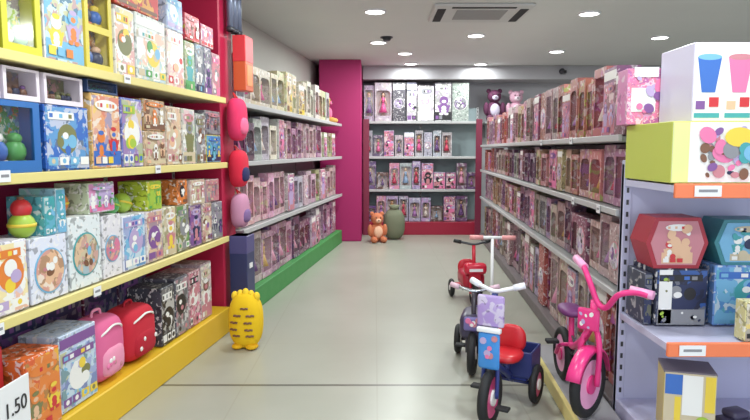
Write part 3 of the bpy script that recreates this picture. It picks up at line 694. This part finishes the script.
for zz, xs in ((.3, (.02,)), (.25, (-.03, .06)), (.2, (-.055, .045)), (.15, (-.06, .05)), (.105, (-.04, .055))):
    for x in xs:
        b = MB(); pts = []
        for k in range(5):
            xx = x + (k - 2) * .013; yy = -.095 * (max(0, 1 - abs(xx / .122) ** 2.5 - abs((zz - .2) / .2) ** 2.5)) ** .4 - .002
            pts.append((xx, yy, zz + .004 * (k % 2)))
        b.tube(pts, .008, ART['brown'], 6); b.build('stripe', t)
for sx in (-1, 1): MB().ball((sx * .05, -.03, .02), (.045, .06, .02), CLOTH, 10, 8).build('foot', t, s2l(232, 180, 20))
def hang_bag(label, u, z, w, h, col, col2, v=.03):
    t = thing('hanging_bag', label, 'bag', LEFT.at(u, v, z), LEFT.rz)
    MB().ball((0, 0, h / 2), (w / 2, .06, h / 2), CLOTH, 16, 12, .65).build('body', t, s2l(*col))
    MB().ball((0, -.045, h * .35), (w * .33, .03, h * .2), CLOTH, 12, 8, .7).build('pocket', t, s2l(*col2))
    MB().tube([(-.03, 0, h * .97), (0, .03, h * 1.12), (.03, 0, h * .97)], .006, ART['red']).build('strap', t)
    return t
hang_bag('bright pink-red bag hanging on the crimson column, upper of two', 4.87, 1.47, .25, .33, (226, 50, 100), (240, 110, 150))
hang_bag('scarlet bag hanging on the crimson column, lower of two', 4.88, 1.11, .24, .29, (214, 32, 62), (40, 40, 90))
hang_bag('pale pink bag hanging low on the crimson column', 4.89, .79, .22, .27, (200, 140, 170), (130, 100, 150))
t = thing('orange_carton', 'orange and red carton hung high on the crimson column', 'carton', LEFT.at(4.97, .05, 1.86), LEFT.rz)
MB().box(-.09, .09, -.05, .05, 0, .42, INK, .004).build('body', t, s2l(206, 92, 50))
MB().box(-.092, .092, -.052, .052, .22, .42, INK, .004).build('lid', t, s2l(214, 60, 66))
MB().box(-.06, .06, -.053, -.05, .04, .2, INK).build('picture', t, s2l(224, 130, 60))
for k, (u, nm) in enumerate(((4.84, 'left'), (4.93, 'middle'), (5.02, 'right'))):
    t = thing('ceiling_pipe', f'{nm} of three grey-blue metal pipes dropping beside the crimson column', 'pipe', LEFT.at(u, .0, 2.3), 0)
    MB().cyl((0, 0, 0), (0, 0, CEIL - 2.302), .026, pmat('pipe_steel', s2l(120, 128, 150), rough=.35, metal=.3), n=18).build('pipe', t)
    MB().cyl((0, 0, 0), (0, 0, .03), .031, DARKST, n=18).build('end_cap', t)
# plush and bright toys at the far end of the green-based run's top shelf
def plush(label, loc, rz, s, c1, c2, name='plush_toy'):
    t = thing(name, label, 'plush toy', loc, rz)
    b = MB(); b.ball((0, 0, .13 * s), (.1 * s, .09 * s, .13 * s), CLOTH)
    for sx in (-1, 1):
        b.ball((sx * .1 * s, -.03 * s, .16 * s), (.035 * s, .04 * s, .08 * s), CLOTH, 10, 8); b.ball((sx * .065 * s, -.1 * s, .04 * s), (.045 * s, .08 * s, .042 * s), CLOTH, 10, 8)
    b.ball((0, -.01 * s, .31 * s), (.085 * s, .08 * s, .08 * s), CLOTH)
    b.build('body', t, s2l(*c1))
    for sx in (-1, 1): MB().ball((sx * .068 * s, 0, .375 * s), (.03 * s, .018 * s, .03 * s), CLOTH, 10, 8).build('ear', t, s2l(*c1))
    MB().ball((0, -.08 * s, .29 * s), (.04 * s, .03 * s, .03 * s), CLOTH, 10, 8).build('muzzle', t, s2l(*c2))
    for sx in (-1, 1): MB().ball((sx * .03 * s, -.082 * s, .33 * s), .009 * s, ART['black'], 8, 6).build('eye', t)
    MB().ball((0, -.108 * s, .295 * s), .01 * s, ART['black'], 8, 6).build('nose', t)
    MB().ball((0, -.075 * s, .14 * s), (.06 * s, .03 * s, .08 * s), CLOTH, 12, 8).build('shirt', t, s2l(*c2))
    return t
plush('yellow and pink plush toy on the top shelf against the magenta column', LEFT.at(9.12, -.2, 1.791), LEFT.rz, 1.0, (226, 170, 90), (226, 120, 160))
plush('orange plush toy seated on the floor before the magenta column', (.03, 9.35, 0), .25, 1.15, (204, 120, 84), (240, 190, 160))
t = thing('toy_sack', 'grey-green sack slumped beside the orange plush toy', 'sack', (.3, 9.62, 0), .1)
MB().ball((0, 0, .24), (.17, .14, .24), CLOTH, 18, 12, .75).build('body', t, s2l(118, 122, 100))
b = MB(); b.cyl((0, 0, .46), (0, 0, .54), .05, CLOTH, .09, n=14); b.torus((0, 0, .46), (0, 0, 1), .052, .01, ART['brown'], 18, 8); b.build('neck', t, s2l(128, 132, 108))
# big toys beyond the right run, on the back wall
G = 'large plush toys above the back right corner'
bsh = thing('wall_shelf', 'grey wall shelf right of the back shelving, carrying a dark plush toy', 'shelf', (2.17, 10.36, 1.86), 0)
MB().box(-.38, .38, -.26, .25, -.03, 0, STEEL, .004).build('board', bsh)
for x in (-.3, .27): MB().box(x, x + .03, .2, .25, -.25, -.03, STEEL).build('bracket', bsh)
plush('dark purple plush toy on the wall shelf in the back right corner', (1.97, 10.3, 1.862), 0, 1.35, (92, 44, 74), (200, 190, 210))
plush('pale pink plush toy beside the dark purple one in the back right corner', (2.33, 10.3, 1.862), 0, 1.3, (206, 160, 180), (220, 200, 210))

# ------------------------------------------------------------------ end display goods
def cp(x0, x1, y0, h, d, z, style, inks, col, label, band=None, seed=5):
    t = printed_box(x1 - x0, h, d, style, inks, s2l(*col), seed, band)
    t.location = ((x0 + x1) / 2, y0 + d / 2, z); tag(t, label); return t
ZU = 1.263
def cap_green():
    t = thing('toy_box', 'wide white-fronted box with yellow-green side on the upper orange-railed shelf', 'toy box', (1.425, 2.55 + .235, ZU), 0)
    MB().box(-.2, .2, -.235, .235, 0, .255, INK, .003).build('carton', t, s2l(196, 206, 92))
    p = MB(); p.box(-.198, .198, -.238, -.235, .004, .251, ART['white']); rng = random.Random(3)
    p.box(-.198, -.13, -.2395, -.238, .004, .251, pmat('ink_cream_lime', s2l(226, 232, 150), rough=.4))
    art(p, -.1, .02, .02, .235, -.2396, ['brown', 'grey', 'rose', 'lilac', 'white', 'purple'], 12, rng); art(p, -.12, .19, .01, .24, -.2424, ['brown', 'rose', 'lilac', 'purple', 'pink', 'grey'], 22, rng)
    art(p, .02, .19, .02, .1, -.2396, ['navy', 'rose', 'white', 'lilac'], 8, rng)
    p.disc(.07, -.2475, .19, .06, .04, ART['yellow'])
    for k in range(5): p.disc(.125 + .035 * math.cos(k * 1.26), -.248 - .0002 * k, .125 + .03 * math.sin(k * 1.26), .026, .026, ART['teal'])
    p.disc(.125, -.2495, .125, .036, .034, ART['sky'])
    p.build('picture', t)
cap_green()
t = cp(1.63, 1.86, 2.58, .25, .3, ZU, 'plain', ['red', 'orange', 'white', 'red'], (196, 60, 60), 'red box right of the yellow-green sided box')
t = thing('toy_box', 'tall white box showing a blue and a pink cup, topmost on the end display', 'toy box', (1.45, 2.6 + .15, ZU + .256), 0)
MB().box(-.125, .125, -.15, .15, 0, .325, INK, .003).build('carton', t, s2l(214, 208, 232))
p = MB(); p.box(-.123, .123, -.153, -.15, .003, .322, ART['white'])
p.build('picture', t)
for cx, m in ((-.062, 'blue'), (.066, 'pink')):
    p = MB(); p.prism([(cx - .05, .265), (cx + .05, .265), (cx + .028, .12), (cx - .028, .12)], -.1545, -.153, ART[m])
    p.disc(cx, -.1549, .265, .05, .013, ART['sky' if m == 'blue' else 'rose'])
    p.build('cup_print', t); p = MB()
    p.box(cx - .05, cx - .012, -.1545, -.153, .05, .085, ART['purple' if m == 'blue' else 'peach']); p.box(cx + .005, cx + .045, -.1545, -.153, .06, .1, ART['red'])
    p.box(cx - .056, cx + .05, -.1545, -.153, .015, .035, ART['teal']); p.build('small_print', t)
t = thing('toy_box', 'pink flowery box with white price labels at the left end of the end display', 'toy box', (1.285, 2.985, ZU + .256), -.06)
MB().box(-.1, .1, -.07, .07, 0, .26, PRINT, .003).build('carton', t, s2l(214, 130, 180))
MB().box(-.08, .03, -.073, -.07, .06, .17, WHITEP).build('label_panel', t)
MB().box(-.07, .04, -.075, -.07, .22, .265, WHITEP).build('price_sticker', t)
p = MB(); art(p, -.095, .095, .02, .24, -.0755, ['pink', 'rose', 'lilac', 'purple'], 9, random.Random(4)); p.box(-.098, .098, -.0705, -.07, .003, .257, artprint(['pink', 'lilac', 'rose', 'white', 'purple'], 25)); p.build('picture', t)
cp(1.6, 1.84, 2.62, .27, .28, ZU + .256, 'plain', ['navy', 'blue', 'sky', 'white'], (50, 60, 110), 'dark blue box right of the two-cup box')
# lower shelf
ZL = .593
def hexbox(label, x, y, z, w, h, d, c1, inks, seed):
    t = thing('hexagonal_box', label, 'toy box', (x, y, z), 0); a = w / 2
    pts = [(-a, h * .5), (-a * .72, h), (a * .72, h), (a, h * .5), (a * .72, 0), (-a * .72, 0)]
    MB().prism(pts, -d / 2, d / 2, INK).build('carton', t, s2l(*c1))
    q = [(x_ * .86, h * .5 + (z_ - h * .5) * .86) for x_, z_ in pts]
    p = MB(); p.prism(q, -d / 2 - .003, -d / 2, ART[inks[0]])
    figures(p, -a * .5, a * .5, h * .1, h * .9, -d / 2 - .0034, inks[1:], random.Random(seed)); art(p, -a * .62, a * .62, h * .1, h * .9, -d / 2 - .006, inks[1:], 9, random.Random(seed)); p.build('picture', t)
    return t
cp(1.248, 1.283, 2.8, .24, .2, ZL, 'busy', ['navy', 'grey', 'olive'], (60, 66, 86), 'thin dark box at the left end of the lower orange-railed shelf')
t = cp(1.29, 1.53, 2.78, .265, .25, ZL, 'plain', ['navy', 'navy', 'black', 'blue', 'grey', 'navy'], (40, 44, 66), 'navy box with a white strip under the red hexagonal box', seed=9)
b = MB(); b.box(-.105, -.045, -.129, -.125, .01, .26, ART['white']); art(b, -.1, -.05, .03, .25, -.1295, ['lime', 'beige', 'olive'], 5, random.Random(2)); b.build('side_strip', t)
b = MB(); b.box(-.11, .11, -.129, -.125, .004, .075, ART['grey']); art(b, -.1, .1, .01, .07, -.1295, ['black', 'grey', 'white', 'navy'], 8, random.Random(2)); b.build('lower_strip', t)
hexbox('red hexagonal toy box with a pale figure on the end display', 1.385, 2.88, ZL + .265, .285, .235, .18, (166, 40, 56), ['rose', 'peach', 'white', 'peach', 'white', 'red'], 6)
t = cp(1.56, 1.86, 2.78, .28, .22, ZL, 'plain', ['sky', 'blue', 'white', 'sky', 'teal'], (110, 150, 210), 'sky blue box under the teal hexagonal box')
hexbox('teal hexagonal toy box at the right edge of the end display', 1.7, 2.88, ZL + .28, .29, .21, .18, (60, 130, 140), ['sky', 'teal', 'white', 'navy', 'beige'], 8)
cp(1.56, 1.82, 2.535, .17, .075, ZL, 'plain', ['beige', 'black', 'white', 'yellow', 'grey', 'beige'], (214, 206, 150), 'low cream box with a dark picture before the sky blue box', seed=12)
# base of the end display
t = thing('toy_box', 'blue, white and yellow box with a green picture on the end display base', 'toy box', (1.4, 2.68, .142), -.28)
MB().box(-.105, .105, -.085, .085, 0, .29, INK, .003).build('carton', t, s2l(206, 186, 110))
p = MB(); p.box(-.103, .103, -.088, -.085, .003, .287, ART['beige'])
for x0, x1, z0, z1, ik in ((-.1, -.031, .19, .28, 'blue'), (-.03, .05, .1, .28, 'white'), (.06, .1, .12, .28, 'yellow'), (-.06, -.035, .004, .18, 'yellow')): MB().box(x0, x1, -.0895, -.088, z0, z1, ART[ik]).build('print_panel', t)
p.build('picture', t)
for q, (x, z, r, ik) in enumerate(((.03, .05, .035, 'green'), (.055, .075, .028, 'lime'), (.005, .03, .024, 'green'), (.04, .03, .02, 'black'))):
    p = MB(); p.disc(x, -.0902 - .0003 * q, z, r, r * .9, ART[ik]); p.build('leaf_print', t)
MB().box(-.106, .106, -.086, .086, .282, .294, INK, .002).build('lid', t, s2l(120, 110, 120))
t = thing('toy_car', 'small dark toy car on the end display base at the right edge', 'toy car', (1.63, 2.68, .14), .3)
b = MB(); b.box(-.08, .08, -.045, .045, .02, .06, INK, .012, 2); b.box(-.045, .05, -.04, .04, .058, .095, INK, .014, 2); b.build('body', t, s2l(72, 66, 92))
for sx in (-1, 1):
    for sy in (-1, 1): MB().cyl((sx * .05, sy * .034, .022), (sx * .05, sy * .05, .022), .022, RUBBER, n=14).build('wheel', t)

# ------------------------------------------------------------------ wheeled toys
def wheel(name, parent, c, axis, R, r, rim, hubcol, solid=True):
    w = MB().torus(c, axis, R - r, r, RUBBER).build(name, parent)
    c = Vector(c); a = Vector(axis).normalized(); h = MB()
    if solid:
        h.cyl(c - a * r * .55, c + a * r * .55, R - r * 1.5, rim, n=24)
        h.cyl(c - a * r * .95, c + a * r * .95, R * .28, hubcol, n=16)
    h.build('wheel_disc', w)
    return w
def trike(label, loc, rz, c_frame, c_panel, c_front, c_seat, c_bar, H=.7, R=.13, panel=True, name='toy_tricycle', spots=None, bar_col=WHITEP, BW=.19):
    fr, pn, fw, st = [pmat('trike_' + n, s2l(*c), rough=.32) for n, c in (('frame', c_frame), ('panel', c_panel), ('wheel', c_front), ('seat', c_seat))]
    t = thing(name, label, 'tricycle', loc, rz); k = H / .7
    wheel('front_wheel', t, (0, 0, R), (1, 0, 0), R, .026, fw, ART['white'])
    for sx in (-1, 1): wheel('rear_wheel', t, (sx * .135, .4, R * .72), (1, 0, 0), R * .72, .022, fw, ART['white'])
    b = MB(); b.tube([(0, .02, .34 * k), (0, .12, .26 * k), (0, .26, .2), (0, .4, R * .74)], .018, fr)
    b.cyl((-.135, .4, R * .72), (.135, .4, R * .72), .012, fr); b.box(-.1, .1, .33, .46, R * .72 + .02, R * .72 + .04, fr, .01, 2); b.build('frame', t)
    b = MB()
    for sx in (-1, 1): b.tube([(sx * .034, 0, R), (sx * .036, .0, R * 2.1), (sx * .02, .01, R * 2.4), (0, .02, .36 * k)], .011, fr)
    b.cyl((0, .02, .34 * k), (0, .05, .64 * k), .016, fr); b.build('fork', t)
    hb = MB().tube([(-BW, .09, .68 * k), (-BW * .5, .06, .665 * k), (0, .05, .65 * k), (BW * .5, .06, .665 * k), (BW, .09, .68 * k)], .011, bar_col).build('handlebar', t)
    for sx in (-1, 1): MB().cyl((sx * BW * .68, .072, .67 * k), (sx * BW * 1.08, .095, .684 * k), .017, pmat('grip', s2l(*c_bar), rough=.5)).build('grip', hb)
    b = MB(); b.ball((0, .27, .275 * k), (.09, .11, .03), st, 16, 10, .8); b.ball((0, .36, .34 * k), (.085, .025, .08), st, 16, 10, .8); b.cyl((0, .26, .2), (0, .27, .25 * k), .02, fr); b.build('seat', t)
    for sx in (-1, 1): MB().box(sx * .075 - .035, sx * .075 + .035, -.03 * sx - .025, -.03 * sx + .025, R - .035 * sx - .008, R - .035 * sx + .008, RUBBER, .004).build('pedal', t)
    if panel:
        p = MB(); p.box(-.055, .055, -.045, -.02, R * 2.05, .47 * k, pn, .014, 2); p.build('front_panel', t)
        if spots:
            rng = random.Random(2)
            for q in range(7):
                x, z = rng.uniform(-.032, .032), rng.uniform(R * 2.05 + .03, .45 * k); MB().cyl((x, -.045, z), (x, -.048 - .0004 * q, z), rng.uniform(.011, .02), ART[spots[q % len(spots)]], n=9).build('flower_print', t)
    return t
tb = trike('blue and purple toddler tricycle with white handlebar, nearest in the aisle', (.585, 3.02, 0), -.5, (52, 64, 130), (64, 140, 214), (214, 60, 130), (206, 40, 50), (236, 236, 244), H=.74, R=.15, spots=['pink', 'lilac', 'rose'], BW=.13)
BK = pmat('navy_basket', s2l(44, 54, 112), rough=.4)
b = MB(); b.box(-.12, .12, .33, .53, .15, .165, BK, .004); [b.box(x0, x1, y0, y1, .16, .3, BK, .004) for x0, x1, y0, y1 in ((-.125, -.113, .33, .53), (.113, .125, .33, .53), (-.125, .125, .52, .532), (-.125, .125, .325, .337))]; b.build('rear_basket', tb)
b = MB(); b.box(-.07, .07, -.025, .0, .52, .68, PRINT, .012, 2); b.build('bar_plate', tb, s2l(176, 150, 206))
MB().box(-.062, .062, -.05, -.02, .495, .52, WHITEP, .006, 2).build('panel_cap', tb)
tc = trike('dark wheeled tricycle with lilac front directly behind the blue one', (.61, 3.74, 0), -.25, (60, 54, 66), (120, 110, 168), (46, 44, 52), (60, 66, 110), (224, 190, 206), H=.56, R=.14, spots=['white', 'pink', 'rose'], bar_col=CHROME, BW=.14)
MB().box(-.085, .085, -.02, .24, .22, .38, pmat('dark_fairing', s2l(66, 58, 84), rough=.35), .04, 3).build('body_shell', tc)
tr = trike('red tricycle with black handlebar, farthest of the wheeled toys', (.89, 5.42, 0), .05, (200, 32, 56), (206, 36, 60), (90, 30, 40), (196, 30, 50), (28, 28, 30), H=.6, R=.12, bar_col=DARKST, BW=.16)
MB().box(-.1, .1, .0, .32, .16, .3, pmat('red_shell', s2l(176, 28, 54), rough=.3), .04, 3).build('body_shell', tr)
MB().box(-.1, .1, -.07, .03, .3, .4, pmat('red_body', s2l(206, 34, 62), rough=.3), .03, 2).build('front_box', tr)
MB().box(-.06, .06, -.075, -.07, .33, .355, WHITEP).build('badge', tr)
# scooter
t = thing('kick_scooter', 'kick scooter with a tall white stem and pinkish grips by the right run', 'scooter', (.88, 4.55, 0), -.1)
MB().cyl((0, 0, .1), (0, .03, .74), .012, WHITEP, n=12).build('stem', t)
hb = MB().cyl((-.1, .03, .745), (.1, .03, .745), .012, WHITEP).build('handlebar', t)
for sx in (-1, 1): MB().cyl((sx * .07, .03, .745), (sx * .17, .03, .745), .018, pmat('pink_grip', s2l(232, 160, 160), rough=.5)).build('grip', hb)
MB().box(-.055, .055, .03, .5, .07, .09, ART['purple'], .008, 2).build('deck', t)
b = MB(); b.tube([(0, -.005, .06), (0, 0, .1), (0, .06, .08)], .014, DARKST); b.build('fork', t)
wheel('front_wheel', t, (0, -.02, .055), (1, 0, 0), .055, .016, ART['pink'], ART['white']); wheel('rear_wheel', t, (0, .53, .055), (1, 0, 0), .055, .016, ART['pink'], ART['white'])

# pink bicycle
PK = pmat('hot_pink_paint', s2l(232, 58, 134), rough=.3); PKL = pmat('pale_pink_plastic', s2l(242, 168, 208), rough=.35)
t = thing('kids_bicycle', 'hot pink kids bicycle on the plinth beside the end display', 'bicycle', (1.068, 2.93, .088), -.03)
Rf, Rr = .168, .15; ST = -.74
f = MB(); f.tube([(0, .02, .47), (0, .16, .34), (0, .3, .26), (0, .36, .25)], .02, PK); f.tube([(0, .36, .25), (0, .37, .36), (0, .375, .42)], .016, PK)
for sx in (-1, 1): f.tube([(0, .36, .25), (sx * .04, .44, .22), (sx * .04, .52, Rr)], .011, PK)
f.cyl((0, .02, .43), (0, .03, .53), .026, PK); f.build('frame', t)
S = MB(); S.ball((0, .39, .435), (.065, .115, .028), pmat('purple_seat', s2l(110, 50, 110), rough=.5), 14, 10, .8); S.build('seat', t)
wheel('rear_wheel', t, (0, .52, Rr), (1, 0, 0), Rr, .024, PKL, PK)
MB().torus((0, .36, .25), (1, 0, 0), .05, .006, DARKST, 18, 6).build('chain_ring', t)
for sx in (-1, 1): MB().box(sx * .09 - .035, sx * .09 + .035, .36 - .06 * sx - .025, .36 - .06 * sx + .025, .25 - .01, .25 + .01, RUBBER, .004).build('pedal', t)
def steer(o): o.location = (0, .02, 0); o.rotation_euler = (0, 0, ST); return o
w = steer(wheel('front_wheel', t, (0, -.03, Rf), (1, 0, 0), Rf, .026, PKL, PK))
F_ = MB()
for sx in (-1, 1): F_.tube([(sx * .045, -.03, Rf), (sx * .047, -.02, Rf * 2 + .02), (sx * .02, .0, .43), (0, 0, .45)], .014, PK)
F_.cyl((0, 0, .43), (0, .01, .58), .018, PK); steer(F_.build('fork', t))
# wide mudguard over the front wheel
m = MB(); i = m.mi(PK); rings = []
for k in range(15):
    a = math.radians(18 + k * 11); rings.append([m.bm.verts.new((x, -.03 - (Rf + dr) * math.cos(a), Rf + (Rf + dr) * math.sin(a))) for x, dr in ((-.04, .0), (-.032, .016), (0, .022), (.032, .016), (.04, .0), (.03, .008), (0, .014), (-.03, .008))])
for k in range(14):
    for j in range(8):
        q = m.bm.faces.new([rings[k][j], rings[k][(j + 1) % 8], rings[k + 1][(j + 1) % 8], rings[k + 1][j]]); q.material_index = i; q.smooth = True
m.bm.faces.new(rings[0][::-1]).material_index = i; m.bm.faces.new(rings[-1]).material_index = i
bmesh.ops.recalc_face_normals(m.bm, faces=m.bm.faces[:]); steer(m.build('mudguard', t))
hb = steer(MB().tube([(-.22, .05, .725), (-.16, .02, .715), (-.09, -.01, .68), (-.035, .005, .595), (0, .01, .575), (.035, .005, .595), (.09, -.01, .68), (.15, .02, .715), (.2, .04, .72)], .014, PK).build('handlebar', t)); hb.rotation_euler.z = -1.05; hb.rotation_euler.y = math.radians(12); hb.location.x -= .06; hb.location.z += .01
for sx, e in ((-1, .25), (1, .215)): MB().cyl((sx * (e - .095), .02, .715), (sx * e, .056, .724), .02, PKL).build('grip', hb)
pl_ = steer(MB().box(-.055, .055, -.06, -.035, .44, .55, PK, .012, 2).build('front_plate', t))
b = MB(); art(b, -.045, .045, .45, .54, -.0605, ['white', 'lilac', 'white', 'pink'], 6, random.Random(5)); b.build('plate_print', pl_)

# ------------------------------------------------------------------ ceiling fittings
LENS = pmat('lamp_lens', (1, 1, 1), emit=(1, 1, .98), estr=14)
def lamp(x, y, power, r=.07):
    l = bpy.data.lights.new('downlight_or_added_lamp', 'AREA'); l.shape = 'DISK'; l.size = r * 2; l.energy = power; l.color = (.93, 1, .985); l.spread = PI
    o = bpy.data.objects.new('downlight_or_added_lamp', l); COL.objects.link(o); o.location = (x, y, CEIL - .03)
def downlight(x, y, label):
    t = thing('downlight', label, 'ceiling light', (x, y, CEIL), 0, 'round downlights in the ceiling')
    b = MB(); b.torus((0, 0, -.006), (0, 0, 1), .1, .012, WHITEP, 28, 8); b.build('trim_ring', t)
    MB().cyl((0, 0, -.012), (0, 0, -.002), .094, LENS, n=28).build('lens', t)
    lamp(x, y, LAMP * (.55 if y > 9.5 else 1))
LAMP = 29
for x, y, lab in ((0, 6.16, 'round downlight at the top left of the ceiling, left of the air vent'), (.04, 7.89, 'round downlight by the small dark detector'), (.42, 8.77, 'round downlight just beyond the detector, right of it'),
                  (.56, 9.8, 'left of the two round downlights nearest the back soffit'), (1.19, 7.42, 'round downlight straight behind the air vent, in the middle'), (1.66, 9.85, 'right of the two round downlights nearest the back soffit'),
                  (2.49, 8.6, 'round downlight over the far half of the right run'), (2.12, 6.25, 'round downlight right of the air vent, level with it'), (3.42, 7.55, 'rightmost round downlight, above the two-cup box')):
    downlight(x, y, lab)
for x, y in ((-.4, 4.4), (1.6, 4.3), (3.4, 4.9), (-.6, 2.4), (1.2, 2.2), (3.2, 2.2), (-.4, .4), (1.4, .3)): lamp(x, y, LAMP)  # added lights without fittings, overhead and out of view
# air vent
t = thing('air_vent', 'square ceiling air vent with dark side slots', 'vent', (1.02, 6.2, CEIL), 0)
MB().box(-.47, .47, -.38, .36, -.03, 0, pmat('vent_grey', s2l(206, 206, 204), rough=.5), .012).build('frame', t)
b = MB()
for k in range(9): b.box(-.24, .24, -.2 + k * .048 - .014, -.2 + k * .048 + .014, -.036, -.03, pmat('vent_slat', s2l(160, 158, 156), rough=.5))
b.build('grille', t)
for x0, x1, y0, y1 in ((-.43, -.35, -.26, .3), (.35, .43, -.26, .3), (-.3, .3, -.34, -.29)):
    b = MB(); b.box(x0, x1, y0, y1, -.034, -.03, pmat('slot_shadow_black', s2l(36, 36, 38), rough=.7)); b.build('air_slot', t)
t = thing('smoke_detector', 'small dark detector on the ceiling next to a downlight', 'detector', (.14, 7.55, CEIL), 0)
MB().cyl((0, 0, -.012), (0, 0, 0), .075, DARKST, n=20).build('base', t); MB().cyl((0, 0, -.045), (0, 0, -.012), .04, DARKST, .06, n=20).build('sensor', t)
t = thing('camera', 'small dark security camera on the back soffit at right', 'camera', (3.0, 10.05, 2.66), 0)
MB().cyl((0, -.03, 0), (0, 0, 0), .045, DARKST, n=16).build('mount', t)
b = MB(); b.box(-.035, .035, -.16, -.03, -.05, .0, DARKST, .01, 2); b.cyl((0, -.165, -.025), (0, -.16, -.025), .02, RUBBER); b.build('body', t)

# ------------------------------------------------------------------ daylight through the open shop front, camera
w = bpy.data.worlds.new('daylight'); SC.world = w; w.use_nodes = True
bg = w.node_tree.nodes['Background']; bg.inputs[0].default_value = (.78, .86, 1, 1); bg.inputs[1].default_value = 2.6
cd = bpy.data.cameras.new('camera'); cam = bpy.data.objects.new('view_camera', cd); COL.objects.link(cam)
cd.sensor_width = 36; cd.lens = 29.52; cd.clip_start = .05; cam.location = (0, 0, 1.4); cam.rotation_euler = (PI / 2 - math.radians(5.57), 0, 0)
SC.camera = cam
SC.view_settings.view_transform = 'Standard'; SC.view_settings.look = 'None'; SC.view_settings.gamma = 1; SC.view_settings.use_curve_mapping = False
SC.view_settings.exposure = -.44
SC.cycles.use_denoising = True; SC.cycles.max_bounces = 8; SC.cycles.transparent_max_bounces = 12
